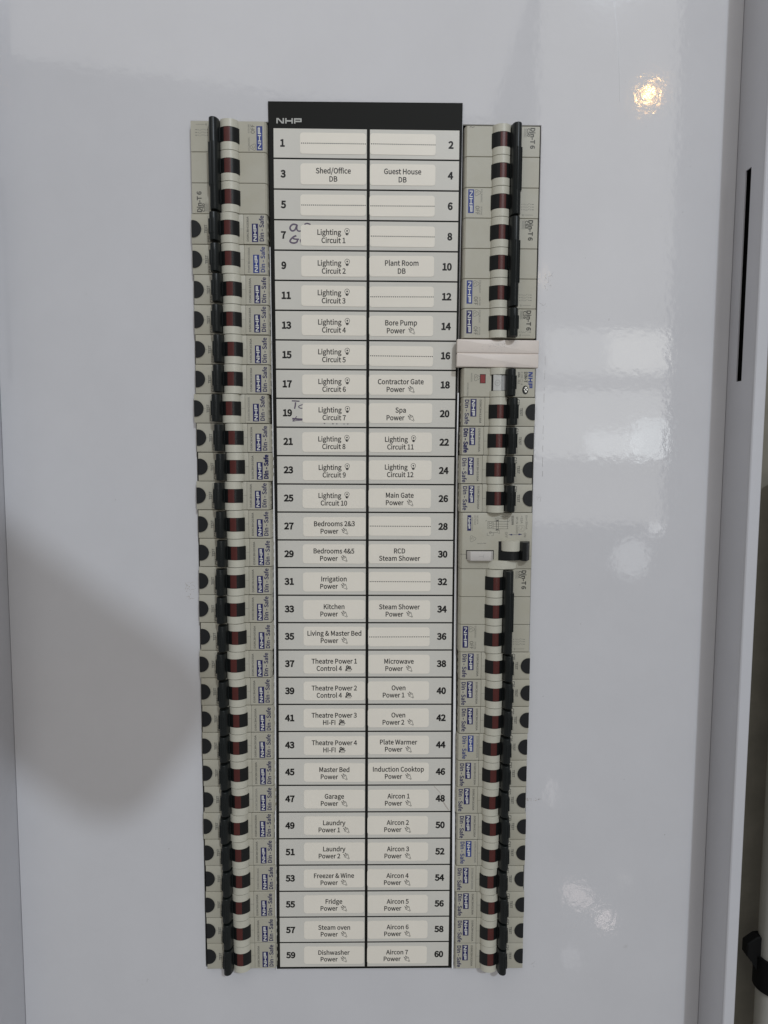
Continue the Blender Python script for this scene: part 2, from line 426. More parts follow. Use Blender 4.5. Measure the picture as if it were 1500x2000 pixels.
def glyph_fill(ch):
    if ch not in TRI:
        loops = [[(L[k] / 200, L[k + 1] / 200) for k in range(0, len(L), 2)] for L in GLYPHS[ch][1]]
        ar = [sum(a[0] * b[1] - b[0] * a[1] for a, b in zip(L, L[1:] + L[:1])) for L in loops]
        sign = 1 if max(ar, key=abs, default=1) > 0 else -1
        out = [k for k in range(len(loops)) if ar[k] * sign > 0]
        hol = [k for k in range(len(loops)) if ar[k] * sign <= 0]
        vs, fs = [], []
        for k in out:
            grp = [loops[k]] + [loops[h] for h in hol if inside(loops[h][0], loops[k])]
            base = len(vs)
            vs += [p for L in grp for p in L]
            for t in tessellate_polygon([[Vector((*p, 0)) for p in L] for L in grp]):
                fs.append(tuple(base + q for q in t))
        TRI[ch] = (vs, fs, loops)
    return TRI[ch]


def glyphs(s, bold=0.0, res=3):
    """flat triangles of a line of lettering; bold thickens it by a band along every outline"""
    key = (s, bold)
    if key not in FONT:
        vs, fs, x = [], [], 0
        for ch in s:
            gv, gf, loops = glyph_fill(ch)
            base = len(vs)
            vs += [(a + x, b) for a, b in gv]
            fs += [tuple(base + q for q in t) for t in gf]
            if bold:
                for L in loops:
                    n = len(L)
                    base = len(vs)
                    for k in range(n):
                        (x0, y0), (x1, y1), (x2, y2) = L[k - 1], L[k], L[(k + 1) % n]
                        ax, ay, bx, by = x1 - x0, y1 - y0, x2 - x1, y2 - y1
                        la, lb = math.hypot(ax, ay) or 1, math.hypot(bx, by) or 1
                        nx, ny = -ay / la - by / lb, ax / la + bx / lb
                        d = nx * nx + ny * ny
                        m = min(2 / d, 1.6) * bold if d > 1e-6 else bold
                        vs += [(x1 + x + nx * m, y1 + ny * m), (x1 + x - nx * m, y1 - ny * m)]
                    for k in range(n):
                        q = (k + 1) % n
                        fs.append((base + 2 * k + 1, base + 2 * q + 1, base + 2 * q, base + 2 * k))
            x += GLYPHS[ch][0] / 200
        FONT[key] = (vs, fs)
    return FONT[key]


CAP = 1.0


def text(bm, s, cx, cy, cap, z, width=None, xs=1.0, bold=0.0, align='C', rot=0, res=3):
    """cx, cy: centre of the cap-height band; rot in quarter turns"""
    vs, fs = glyphs(s, bold, res)
    if not vs:
        return 0
    x0, x1 = min(v[0] for v in vs), max(v[0] for v in vs)
    k = cap / CAP
    kx = width / (x1 - x0) if width else k * xs
    w = (x1 - x0) * kx
    ox = {'C': -w / 2, 'L': 0, 'R': -w}[align]
    out = []
    for x, y in vs:
        X, Y = (x - x0) * kx + ox, y * k - cap / 2
        for _ in range(rot % 4):
            X, Y = -Y, X
        out.append(bm.verts.new((cx + X, cy + Y, z)))
    for f in fs:
        try:
            bm.faces.new([out[i] for i in f])
        except ValueError:
            pass
    return w


def logo(bm, cx, cy, L, H, z, rot=0, t=None):
    """the three wide capitals N H P as bars; L long, H high"""
    t = t or H * 0.30
    g = L * 0.05
    w = (L - 2 * g) / 3
    shapes = []
    x = -L / 2
    h = H / 2
    shapes += [[(x, -h), (x + t, -h), (x + t, h), (x, h)], [(x + w - t, -h), (x + w, -h), (x + w, h), (x + w - t, h)],
               [(x + t * 0.2, h), (x + t * 1.6, h), (x + w - t * 0.2, -h), (x + w - t * 1.6, -h)]]
    x += w + g
    shapes += [[(x, -h), (x + t, -h), (x + t, h), (x, h)], [(x + w - t, -h), (x + w, -h), (x + w, h), (x + w - t, h)],
               [(x + t, -t * 0.5), (x + w - t, -t * 0.5), (x + w - t, t * 0.5), (x + t, t * 0.5)]]
    x += w + g
    m = -h * 0.42
    shapes += [[(x, -h), (x + t, -h), (x + t, h), (x, h)], [(x + t, h - t), (x + w - t, h - t), (x + w - t, h), (x + t, h)],
               [(x + w - t, m), (x + w, m), (x + w, h), (x + w - t, h)], [(x + t, m), (x + w - t, m), (x + w - t, m + t), (x + t, m + t)]]
    for k, sh in enumerate(shapes):
        pts = []
        for X, Y in sh:
            for _ in range(rot % 4):
                X, Y = -Y, X
            pts.append((cx + X, cy + Y, z + (0.004 if k == 2 else 0)))
        poly(bm, pts)


def approval_mark(bm, cx, cy, r, z, rot=0, w=0.2):
    """small triangle mark with an inner curl"""
    tri = []
    for a in (90, 210, 330):
        for d in (-14, 0, 14):
            tri.append((r * (0.93 if d else 1.0) * math.cos(math.radians(a + d)), r * (0.93 if d else 1.0) * math.sin(math.radians(a + d))))
    curl = [(r * 0.30 * math.cos(math.radians(a)), r * 0.30 * math.sin(math.radians(a)) - r * 0.08) for a in range(40, 330, 30)]

    def tr(ps):
        out = []
        for X, Y in ps:
            for _ in range(rot % 4):
                X, Y = -Y, X
            out.append((cx + X, cy + Y))
        return out
    stroke(bm, tr(tri), w, z, closed=True)
    stroke(bm, tr(curl), w, z)


# ------------------------------------------------------------------ the enclosure: wall, tray, panel
YT, YB = 430, -420
LX = ((-106.3, -59.1), (58.95, 106.4))            # the two openings of the panel
CT, CB = 273.6, -270.2


def strip_right(y):
    pts = [(-270, 59.7), (-100, 59.5), (0, 58.9), (70, 58.5), (270, 58.6)]
    for (a, xa), (b, xb) in zip(pts, pts[1:]):
        if y <= b:
            return xa + (xb - xa) * max(0, (y - a)) / (b - a)
    return pts[-1][1]


def panel_mesh():
    bm = bmesh.new()
    xs = [-227.2, LX[0][0], LX[0][1], LX[1][0], LX[1][1], 227.8]
    ys = [YB, CB] + [CB + (CT - CB) * k / 24 for k in range(1, 24)] + [CT, YT]
    z1, z0 = -1.0, -2.6
    grid = []
    for i, x in enumerate(xs):
        colv = []
        for y in ys:
            inside = i in (2, 3) and CB <= y <= CT
            colv.append(bm.verts.new((strip_right(y) if i == 3 and inside else x, y, z1 + (bow(y) if inside else 0))))
        grid.append(colv)
    fs = []
    n = len(ys) - 1
    for i in range(5):
        for j in range(n):
            if 0 < j < n - 1 and i in (1, 3):
                continue
            fs.append(bm.faces.new((grid[i][j], grid[i + 1][j], grid[i + 1][j + 1], grid[i][j + 1])))
    rim = [e for e in bm.edges if len(e.link_faces) == 1 and all(abs(v.co.x) < 150 and CB - 1 < v.co.y < CT + 1 for v in e.verts)]
    rim_keys = [tuple(sorted((round(v.co.x, 4), round(v.co.y, 4), round(v.co.z, 4)) for v in e.verts)) for e in rim]
    r = bmesh.ops.extrude_face_region(bm, geom=fs)
    for v in [g for g in r['geom'] if isinstance(g, bmesh.types.BMVert)]:
        v.co.z += z0 - z1
    bm.normal_update()
    keys = set(rim_keys)
    ed = [e for e in bm.edges if tuple(sorted((round(v.co.x, 4), round(v.co.y, 4), round(v.co.z, 4)) for v in e.verts)) in keys]
    bmesh.ops.bevel(bm, geom=ed, offset=0.4, segments=3, affect='EDGES', profile=0.5)
    return finish("front_panel", bm, enamel, 8)


panel = thing("front_panel", "large glossy white enamel panel carrying both breaker columns and the black card", "panel", me=panel_mesh())

# added white strips putting the light on the panel edges into colour
def lit_edge_mesh(side):
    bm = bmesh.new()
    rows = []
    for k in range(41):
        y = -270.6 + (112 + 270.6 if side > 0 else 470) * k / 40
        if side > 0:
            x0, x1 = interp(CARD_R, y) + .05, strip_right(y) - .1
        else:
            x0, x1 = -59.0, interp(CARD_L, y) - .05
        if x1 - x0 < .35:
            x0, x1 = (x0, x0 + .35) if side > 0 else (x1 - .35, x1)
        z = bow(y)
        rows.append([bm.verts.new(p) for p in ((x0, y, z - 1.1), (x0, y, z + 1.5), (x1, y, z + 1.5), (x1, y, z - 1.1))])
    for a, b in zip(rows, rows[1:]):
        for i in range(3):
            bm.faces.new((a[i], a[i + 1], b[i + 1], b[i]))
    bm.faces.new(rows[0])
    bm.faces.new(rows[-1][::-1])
    return finish("lit_edge", bm, lit_edge_m)


lit_edge_m = mat("lit_edge_white", (0.86, 0.86, 0.87), rough=0.3)
CARD_L = [(-271.0, -58.6), (-125, -58.1), (-40, -57.95), (15, -58.0), (70, -58.4), (150, -58.65), (218, -58.9), (285.2, -59.6)]
CARD_R = [(-271.2, 58.65), (-170, 57.75), (0, 57.6), (125, 57.65), (218, 57.8), (285.7, 58.15)]


def interp(tab, y):
    for (a, xa), (b, xb) in zip(tab, tab[1:]):
        if y <= b:
            return xa + (xb - xa) * (y - a) / (b - a)
    return tab[-1][1]


link("lit_edge", lit_edge_mesh(1), panel)
link("lit_edge", lit_edge_mesh(-1), panel)

# smudges and scratches on the panel
def specks(cx, cy, rx, ry, n, r0, r1, m, lines=0, seed=1):
    rnd = random.Random(seed)
    bm = bmesh.new()
    for _ in range(n):
        a, d = rnd.random() * 6.28, math.sqrt(rnd.random())
        x, y = cx + rx * d * math.cos(a), cy + ry * d * math.sin(a)
        r = r0 + (r1 - r0) * rnd.random() ** 2
        k = rnd.randint(5, 7)
        flat(bm, [(x + r * (0.6 + 0.6 * rnd.random()) * math.cos(6.283 * i / k), y + r * (0.6 + 0.6 * rnd.random()) * math.sin(6.283 * i / k)) for i in range(k)], -0.985)
    for _ in range(lines):
        x, y = cx + rx * (2 * rnd.random() - 1), cy + ry * (2 * rnd.random() - 1)
        a = rnd.random() * 3.14
        pts = [(x, y)]
        for _ in range(4):
            a += rnd.uniform(-.7, .7)
            x += 0.7 * math.cos(a)
            y += 0.7 * math.sin(a)
            pts.append((x, y))
        stroke(bm, pts, 0.10, -0.984)
    return finish_flat("scuff_mark", bm, m)


for args in ((-112, -14, 3.5, 6, 34, .08, .28, brown_m, 9, 2), (113.5, 181, 3.0, 6, 26, .08, .24, scuff_m, 5, 3),
             (110.5, 164, 2, 3, 8, .06, .16, scuff_m, 2, 4), (111, -154, 6, 1.2, 34, .1, .35, brown_m, 2, 5),
             (151.5, 158, .5, .5, 2, .2, .3, scuff_m, 0, 6), (200, -179, .4, .4, 1, .3, .35, scuff_m, 0, 7),
             (176, -258, 1.0, 1.4, 9, .12, .3, scuff_m, 1, 8), (-150, -281, 5, 2.0, 14, .06, .2, scuff_m, 1, 9),
             (-129, -187, .5, .5, 2, .2, .3, scuff_m, 0, 10), (110, 46, 1.2, 2.5, 5, .1, .25, scuff_m, 2, 11),
             (114, -270, 3, 2.5, 14, .08, .22, scuff_m, 1, 12), (160, 250, 60, 60, 10, .1, .22, scuff_m, 0, 13),
             (-165, 60, 50, 150, 14, .1, .25, scuff_m, 0, 14), (160, -80, 45, 120, 12, .1, .25, scuff_m, 0, 15)):
    link("scuff_mark", specks(*args), panel)
bm = bmesh.new()
rnd = random.Random(20)
y = 135.0
while y > 62:                                        # broken vertical hairline scratch right of the breakers
    l = rnd.uniform(1.5, 6)
    x = 112.2 + rnd.uniform(-.15, .15)
    stroke(bm, [(x, y), (x + rnd.uniform(-.1, .1), y - l / 2), (x + rnd.uniform(-.1, .1), y - l)], rnd.uniform(.08, .2), -0.984)
    y -= l + rnd.uniform(.3, 5)
link("scratch", finish_flat("scratch", bm, scuff_m), panel)
bm = bmesh.new()
stroke(bm, [(148, 352), (152, 322), (153.5, 300), (154, 288)], .18, -0.984)
link("scratch", finish_flat("scratch", bm, mat("faint_scratch", (0.42, 0.42, 0.42), rough=.3)), panel)

# tray round the panel: two forward standing side walls with a slot each and a folded lip
tray = thing("enclosure_tray", "white steel tray with forward standing slotted side walls around the panel", "enclosure")
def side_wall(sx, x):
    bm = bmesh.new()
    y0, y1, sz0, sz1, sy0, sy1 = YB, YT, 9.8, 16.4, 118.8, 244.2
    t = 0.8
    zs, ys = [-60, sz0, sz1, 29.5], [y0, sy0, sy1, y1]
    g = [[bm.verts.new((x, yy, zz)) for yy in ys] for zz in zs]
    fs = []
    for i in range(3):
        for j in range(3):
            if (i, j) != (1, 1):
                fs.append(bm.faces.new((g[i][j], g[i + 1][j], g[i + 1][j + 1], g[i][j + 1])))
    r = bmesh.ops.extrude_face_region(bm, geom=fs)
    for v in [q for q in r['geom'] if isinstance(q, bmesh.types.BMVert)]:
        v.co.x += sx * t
    link("side_wall", finish("side_wall", bm, enamel_shaded), tray)
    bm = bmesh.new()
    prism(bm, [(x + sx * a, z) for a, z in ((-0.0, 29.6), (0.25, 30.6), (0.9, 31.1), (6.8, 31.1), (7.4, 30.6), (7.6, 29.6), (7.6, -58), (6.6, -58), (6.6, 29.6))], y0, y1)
    link("lip", finish("lip", bm, enamel_shaded), tray)
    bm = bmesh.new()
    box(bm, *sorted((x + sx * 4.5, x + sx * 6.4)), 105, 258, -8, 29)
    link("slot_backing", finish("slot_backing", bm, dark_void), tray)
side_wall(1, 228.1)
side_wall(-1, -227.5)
bm = bmesh.new()
box(bm, -227, 227.6, YB, YT, -60, -57)
link("back_plate", finish("back_plate", bm, dark_void), tray)
for (a, b) in LX:
    bm = bmesh.new()
    box(bm, a - 6, b + 6, CB - 8, CT + 8, -24, -21)
    link("dark_backing", finish("dark_backing", bm, dark_void), tray)

bm = bmesh.new()
box(bm, -1200, 1200, -1200, 1200, -125, -115)
w_ = link("wall", finish("wall", bm, wall_m))
w_['kind'] = 'structure'

# conduit with its black saddle at the lower right
pipe = thing("conduit_pipe", "pale grey conduit pipe running upright past the enclosure at lower right", "pipe")
bm = bmesh.new()
c0 = ellipse(333.0, -90, 13, 13, 32)
extrude(bm, [(x, -700, z) for x, z in c0], [(x, 60, z) for x, z in c0])
link("tube", finish("tube", bm, pipe_m, 40), pipe)
sad = thing("pipe_clip", "black plastic pipe clip gripping the pale conduit", "clip")
bm = bmesh.new()
ring = ellipse(333.0, -90, 15.6, 15.6, 32)
extrude(bm, [(x, -358, z) for x, z in ring], [(x, -331, z) for x, z in ring])
link("collar", finish("collar", bm, black_m, 40), sad)
bm = bmesh.new()
prism_pts = [(309, -321), (309, -331), (317, -341), (320, -347), (320, -360), (333, -360), (333, -314), (317, -315)]
plate(bm, prism_pts, -96, -88, .8)
link("foot", finish("foot", bm, black_m), sad)

# ------------------------------------------------------------------ the black circuit card
card = thing("legend_card", "tall black circuit card with two columns of numbered pale cells", "card")
bm = bmesh.new()
lev = [k / 40 for k in range(41)]
yl = [-271.0 + 556.2 * k for k in lev]
yr = [-271.2 + 556.9 * k for k in lev]
corner = [[(interp(CARD_L, a), a, bow(a) + z), (interp(CARD_R, b), b, bow(b) + z)] for z in (-.95, 0.0) for a, b in zip(yl, yr)]
vv = [[bm.verts.new(p) for p in pair] for pair in corner]
lo, hi = vv[:41], vv[41:]
for k in range(40):
    bm.faces.new((hi[k][0], hi[k][1], hi[k + 1][1], hi[k + 1][0]))
    bm.faces.new((lo[k][0], lo[k + 1][0], lo[k + 1][1], lo[k][1]))
    bm.faces.new((lo[k][0], hi[k][0], hi[k + 1][0], lo[k + 1][0]))
    bm.faces.new((lo[k][1], lo[k + 1][1], hi[k + 1][1], hi[k][1]))
bm.faces.new((lo[0][0], lo[0][1], hi[0][1], hi[0][0]))
bm.faces.new((lo[40][0], hi[40][0], hi[40][1], lo[40][1]))
link("backing", finish("backing", bm, card_m), card)
bm = bmesh.new()
logo(bm, -47.0, 274.0, 15.2, 3.1, 0.03, t=0.8)
link("logo_lettering", finish_flat("logo_lettering", bm, card_print), card)

ROWS = [
    (1, None), (2, None), (3, ("Shed/Office", "DB")), (4, ("Guest House", "DB")), (5, None), (6, None),
    (7, ("Lighting~b", "Circuit 1")), (8, None), (9, ("Lighting~b", "Circuit 2")), (10, ("Plant Room", "DB")),
    (11, ("Lighting~b", "Circuit 3")), (12, None), (13, ("Lighting~b", "Circuit 4")), (14, ("Bore Pump", "Power~p")),
    (15, ("Lighting~b", "Circuit 5")), (16, None), (17, ("Lighting~b", "Circuit 6")), (18, ("Contractor Gate", "Power~p")),
    (19, ("Lighting~b", "Circuit 7")), (20, ("Spa", "Power~p")), (21, ("Lighting~b", "Circuit 8")), (22, ("Lighting~b", "Circuit 11")),
    (23, ("Lighting~b", "Circuit 9")), (24, ("Lighting~b", "Circuit 12")), (25, ("Lighting~b", "Circuit 10")), (26, ("Main Gate", "Power~p")),
    (27, ("Bedrooms 2&3", "Power~p")), (28, None), (29, ("Bedrooms 4&5", "Power~p")), (30, ("RCD", "Steam Shower")),
    (31, ("Irrigation", "Power~p")), (32, None), (33, ("Kitchen", "Power~p")), (34, ("Steam Shower", "Power~p")),
    (35, ("Living & Master Bed", "Power~p")), (36, None), (37, ("Theatre Power 1", "Control 4~c")), (38, ("Microwave", "Power~p")),
    (39, ("Theatre Power 2", "Control 4~c")), (40, ("Oven", "Power 1~p")), (41, ("Theatre Power 3", "HI-FI~c")), (42, ("Oven", "Power 2~p")),
    (43, ("Theatre Power 4", "HI-FI~c")), (44, ("Plate Warmer", "Power~p")), (45, ("Master Bed", "Power~p")), (46, ("Induction Cooktop", "Power~p")),
    (47, ("Garage", "Power~p")), (48, ("Aircon 1", "Power~p")), (49, ("Laundry", "Power 1~p")), (50, ("Aircon 2", "Power~p")),
    (51, ("Laundry", "Power 2~p")), (52, ("Aircon 3", "Power~p")), (53, ("Freezer & Wine", "Power~p")), (54, ("Aircon 4", "Power~p")),
    (55, ("Fridge", "Power~p")), (56, ("Aircon 5", "Power~p")), (57, ("Steam oven", "Power~p")), (58, ("Aircon 6", "Power~p")),
    (59, ("Dishwasher", "Power~p")), (60, ("Aircon 7", "Power~p"))]
NAMES = {n: (" ".join(t).replace("~b", "").replace("~p", "").replace("~c", "") if t else None) for n, t in ROWS}


def cell_mesh(w):
    bm = bmesh.new()
    plate(bm, rect(-w / 2, w / 2, -8.55, 8.55), 0.0, 0.15, 0.06)
    return finish("cell", bm, cell_m)


def sticker_mesh():
    bm = bmesh.new()
    plate(bm, rrect(-20.0, 20.0, -6.2, 6.2, 1.7, 5), 0.0, 0.16, 0.05)
    return finish("adhesive_label", bm, paper_m)


def dashes_mesh():
    bm = bmesh.new()
    x = -19.4
    while x < 19.6:
        flat(bm, rect(x, min(19.85, x + .66), -.27, .27), 0.18)
        x += 1.17
    return finish_flat("dashed_line", bm, ink_m)


def bulb(bm, cx, cy, z):
    k = 3.1 / 10
    out = [(-1.1, -5.6), (-2.0, -4.6), (-2.7, -2.0), (-4.2, 0.6), (-4.7, 2.6), (-4.2, 4.8), (-2.4, 6.6), (0, 7.3), (2.4, 6.6), (4.2, 4.8), (4.7, 2.6), (4.2, .6), (2.7, -2.0), (2.0, -4.6), (1.1, -5.6)]
    stroke(bm, [(cx + x * k, cy + y * k) for x, y in out], .27, z, closed=True)
    flat(bm, [(cx + x * k, cy + y * k) for x, y in ((-1.7, 4.0), (-.4, 3.6), (0.3, 4.0), (1.8, 4.0), (1.2, 1.0), (-1.2, 1.0))], z + .003)
    flat(bm, [(cx + x * k, cy + y * k) for x, y in ((-2.6, -2.2), (-.2, -1.0), (2.4, -2.2), (1.6, -3.0), (.4, -5.6), (-1.2, -5.6), (-2.2, -4.4))], z + .006)


def plug(bm, cx, cy, z):
    def T(ps):
        c = math.cos(math.radians(-48)); s = math.sin(math.radians(-48))
        # local axis: +x runs from pins to tail
        return [(cx + .84 * (c * x - s * y), cy + .84 * (s * x + c * y)) for x, y in ps]
    stroke(bm, T([(-2.9, .75), (-1.2, .75)]), .50, z)
    stroke(bm, T([(-2.9, -.75), (-1.2, -.75)]), .50, z)
    stroke(bm, T([(-1.2, -1.6), (-.3, -1.7), (2.0, -.5), (2.9, -.45), (2.9, .45), (2.0, .5), (-.3, 1.7), (-1.2, 1.6)]), .24, z + .003, closed=True)
    stroke(bm, T([(-.35, -1.65), (-.35, 1.65)]), .28, z + .006)
    stroke(bm, T([(2.0, -.5), (2.0, .5)]), .22, z + .006)


def movie_camera(bm, cx, cy, z):
    T = lambda ps: [(cx + x, cy + y) for x, y in ps]
    stroke(bm, T([(-.75, -1.75), (1.5, -1.75), (1.65, -.1), (-.9, -.1)]), .30, z, closed=True)
    flat(bm, T([(-.4, -1.0), (1.2, -1.0), (1.2, -.75), (-.4, -.75)]), z + .003)
    flat(bm, T([(-1.0, -.7), (-1.0, -1.3), (-1.9, -2.0), (-2.1, -1.0), (-1.9, -.2)]), z + .003)
    stroke(bm, [(cx - .75 + .62 * math.cos(a / 10 * 6.283), cy + 1.0 + .8 * math.sin(a / 10 * 6.283)) for a in range(10)], .62, z + .006, closed=True)
    stroke(bm, [(cx + .85 + .5 * math.cos(a / 10 * 6.283), cy + .75 + .6 * math.sin(a / 10 * 6.283)) for a in range(10)], .55, z + .009, closed=True)
    flat(bm, T([(-1.5, .2), (1.4, .2), (1.6, -.3), (-1.7, -.3)]), z + .012)
    flat(bm, ellipse(cx + 1.95, cy - .55, .3, .4, 10), z + .012)


ICON = {'b': (bulb, 3.0, 0.15, "bulb_symbol"), 'p': (plug, 4.3, -0.1, "plug_symbol"), 'c': (movie_camera, 4.4, 0.0, "camera_symbol")}
ORD = ["", "first", "second", "third", "fourth", "fifth", "sixth", "seventh", "eighth", "ninth", "tenth"]
SPOT = {}                                            # where each cell is, in words
for k in range(10):
    SPOT[7 + 2 * k] = f"{ORD[k + 1]} lighting label down the left column"
SPOT[22], SPOT[24] = "upper lighting label of the right column", "lower lighting label of the right column"
for k in range(7):
    SPOT[48 + 2 * k] = f"{ORD[k + 1]} aircon label from above"
for k in range(4):
    SPOT[37 + 2 * k] = f"{ORD[k + 1]} theatre label from above"
for (a, b), w in (((27, 29), "bedrooms"), ((40, 42), "oven"), ((49, 51), "laundry")):
    SPOT[a], SPOT[b] = f"upper {w} label", f"lower {w} label"
BLANKS = {1: "at the top left of the card", 2: "at the top right of the card", 5: "under the Shed/Office label", 6: "under the Guest House label",
          8: "just above the Plant Room label", 12: "between the Plant Room and Bore Pump labels", 16: "between the Bore Pump and Contractor Gate labels",
          28: "between the Main Gate and RCD labels", 32: "between the RCD and Steam Shower Power labels", 36: "between the Steam Shower Power and Microwave labels"}
LW = 14.4 / ((lambda vs: max(v[0] for v in vs) - min(v[0] for v in vs))(glyphs("Lighting")[0]) * 3.05 / CAP)   # width factor of the label face


def label_print(lines):
    bm = bmesh.new()
    icons = []
    for ln, cy in zip(lines, (1.95, -2.85)):
        s, _, ic = ln.partition("~")
        vs = glyphs(s, 0.032)[0]
        w = (max(v[0] for v in vs) - min(v[0] for v in vs)) * 3.05 / CAP * LW
        tot = w
        if ic:
            tot += 2.1 + ICON[ic][1]
        maxw = 35.5
        f = min(1.0, maxw / tot)
        # symbol makes the line longer; the line as a whole is centred
        text(bm, s, -tot * f / 2, cy, 3.05, 0.18, width=w * f, bold=0.032, align='L')
        if ic:
            icons.append((ic, tot * f / 2 - ICON[ic][1] / 2, cy + ICON[ic][2]))
    return finish_flat("label_lettering", bm, ink_m), icons


def icon_mesh(ic):
    bm = bmesh.new()
    ICON[ic][0](bm, 0, 0, 0.185)
    return finish_flat(ICON[ic][3], bm, ink_m)


CELLX = {0: (-56.4, 0.12), 1: (1.98, 56.4)}
cells = {}
for n, txt in ROWS:
    side = (n - 1) % 2
    row = (n - 1) // 2
    yc = 270 - 18 * row - 9
    x0, x1 = CELLX[side]
    c = link("cell", cached(("cell", side), lambda: cell_mesh(x1 - x0)), card, ((x0 + x1) / 2, yc, bow(yc)))
    c.rotation_euler = (bow_tilt(yc), 0, 0)
    cells[n] = c
    bm = bmesh.new()
    xm = (x0 + x1) / 2
    if side == 0:
        text(bm, str(n), -52.4 - xm, 0, 3.95, 0.17, bold=0.075, align='L', xs=1.0)
    else:
        text(bm, str(n), 52.9 - xm, 0, 3.95, 0.17, bold=0.075, align='R', xs=1.0)
    link("printed_number", finish_flat("printed_number", bm, ink_m), c)
    # the sticker
    rnd = random.Random(n * 13 + 1)
    sx = -20.15 if side == 0 else 22.0
    shift = {13: .5, 15: .6, 17: .6, 19: .7, 21: .7, 23: .5}.get(n, 0.0)
    if txt:
        lab = f"white adhesive label reading {NAMES[n]}" + (f", {SPOT[n]}" if n in SPOT else ", stuck on the black card")
    else:
        lab = f"blank white label with a dashed line {BLANKS[n]}"
    st = thing("adhesive_label", lab, "label", (sx + rnd.uniform(-.25, .15), yc - .15 + rnd.uniform(-.3, .3), bow(yc) + 0.17),
               group="adhesive labels on the circuit card", turn=rnd.uniform(-.006, .006), me=cached("sticker", sticker_mesh))
    st.rotation_euler[0] = bow_tilt(yc)
    if txt is None:
        link("dashed_line", cached("dashes", dashes_mesh), st)
    else:
        me, icons = label_print(txt)
        link("label_lettering", me, st)
        for ic, ix, iy in icons:
            link(ICON[ic][3], cached(("icon", ic), lambda: icon_mesh(ic)), st, (ix, iy, 0))


# old felt pen writing showing round two of the labels
def hand(n, strokes):
    c = cells[n]
    bm = bmesh.new()
    for i, (pts, w) in enumerate(strokes):
        # smooth the polyline
        P = []
        for a in range(len(pts) - 1):
            p0 = pts[max(0, a - 1)]; p1 = pts[a]; p2 = pts[a + 1]; p3 = pts[min(len(pts) - 1, a + 2)]
            for t in (0, .25, .5, .75):
                P.append(tuple(0.5 * (2 * p1[k] + (p2[k] - p0[k]) * t + (2 * p0[k] - 5 * p1[k] + 4 * p2[k] - p3[k]) * t * t + (3 * p1[k] - p0[k] - 3 * p2[k] + p3[k]) * t ** 3) for k in (0, 1)))
        P.append(pts[-1])
        stroke(bm, P, w * 1.4, 0.158 + .0015 * i)
    bmesh.ops.translate(bm, verts=bm.verts, vec=(28.14, -(270 - 18 * ((n - 1) // 2) - 9), 0))
    link("marker_handwriting", finish_flat("marker_handwriting", bm, marker_m), c)


def zz(pts, zx, zc, yc, s):
    return [(-56.62 + (x - zx) / s, yc + (zc - y) / s) for x, y in pts]


y7, y19 = 270 - 18 * 3 - 9, 270 - 18 * 9 - 9
h7 = lambda p: zz(p, -86, 632, y7, 68.6)
hand(7, [(h7([(900, 240), (800, 200), (690, 205), (595, 300), (600, 400), (680, 462), (790, 420), (850, 300), (880, 230)]), .72),
         (h7([(895, 230), (870, 330), (890, 430), (960, 470), (1080, 455)]), .62),
         (h7([(1190, 200), (1260, 160), (1340, 158), (1450, 200)]), .6),
         (h7([(850, 655), (740, 700), (630, 790), (580, 880), (640, 940), (760, 955), (860, 920), (890, 860), (885, 790)]), .72),
         (h7([(700, 765), (800, 795), (960, 800)]), .65), (h7([(1030, 800), (1015, 860), (1060, 950)]), .5)])
h19 = lambda p: zz(p, 5, 348, y19, 29.2)
hand(19, [(h19([(295, 130), (360, 132), (435, 136)]), .55), (h19([(362, 155), (356, 215), (343, 275)]), .62),
          (h19([(500, 195), (440, 215), (415, 238), (450, 262), (500, 262)]), .42),
          (h19([(298, 455), (380, 460), (500, 468)]), .8), (h19([(302, 502), (340, 470), (380, 410)]), .4), (h19([(320, 502), (380, 488), (480, 482)]), .35),
          (h19([(880, 538), (905, 540)]), .4), (h19([(1035, 543), (1060, 546)]), .4), (h19([(1110, 545), (1130, 545)]), .4), (h19([(1245, 545), (1262, 550)]), .35), (h19([(1310, 548), (1335, 546)]), .35)])
# brown smear beside number 48
bm = bmesh.new()
y48 = 270 - 18 * 23 - 9
stroke(bm, [(45.5, y48 + 8.2), (49.5, y48 + 4), (52, y48 - 2.5), (55.0, y48 - 7.2)], .45, .153)
stroke(bm, [(51.5, y48 - 2.0), (53.5, y48 - 5.5), (55.5, y48 - 8)], .8, .156)
bmesh.ops.translate(bm, verts=bm.verts, vec=(-29.19, -y48, 0))
link("brown_smear", finish_flat("brown_smear", bm, mat("smear", (0.50, 0.46, 0.41), rough=.5, vary=.15, vscale=900)), cells[48])

# ------------------------------------------------------------------ breaker parts
ZF = 4.0
G = 0.17                                            # half gap between neighbouring modules


def arc_profile(u0, z0, um, zm, u1, z1, base=2.0):
    pts = circ3((u0, z0), (um, zm), (u1, z1), 16)
    return [(u0, base)] + pts + [(u1, base)]


COLLAR = arc_profile(-4.5, 5.9, 0.4, 8.1, 6.1, 4.25)
DRUM = arc_profile(-4.7, 5.75, 0.4, 7.85, 6.65, 4.06)


def m_rcbo_body():
    bm = bmesh.new()
    box(bm, -22.5, 8.95, -9 + G, 9 - G, -20, ZF, .3, 2)
    return finish("body", bm, body_m)


def m_label_face():
    bm = bmesh.new()
    prism(bm, [(9.08, -20), (23.2, -20), (23.2, 1.2), (22.95, 2.9), (22.3, ZF + .02), (9.08, ZF + .02)][::-1], -9 + G + .05, 9 - G - .05, .22, 1)
    for v in (-4.6, 0.2, 5.2):
        box(bm, 23.0, 23.5, v - .9, v + .9, -4, 1.6, .2)
    return finish("label_face", bm, body_m)


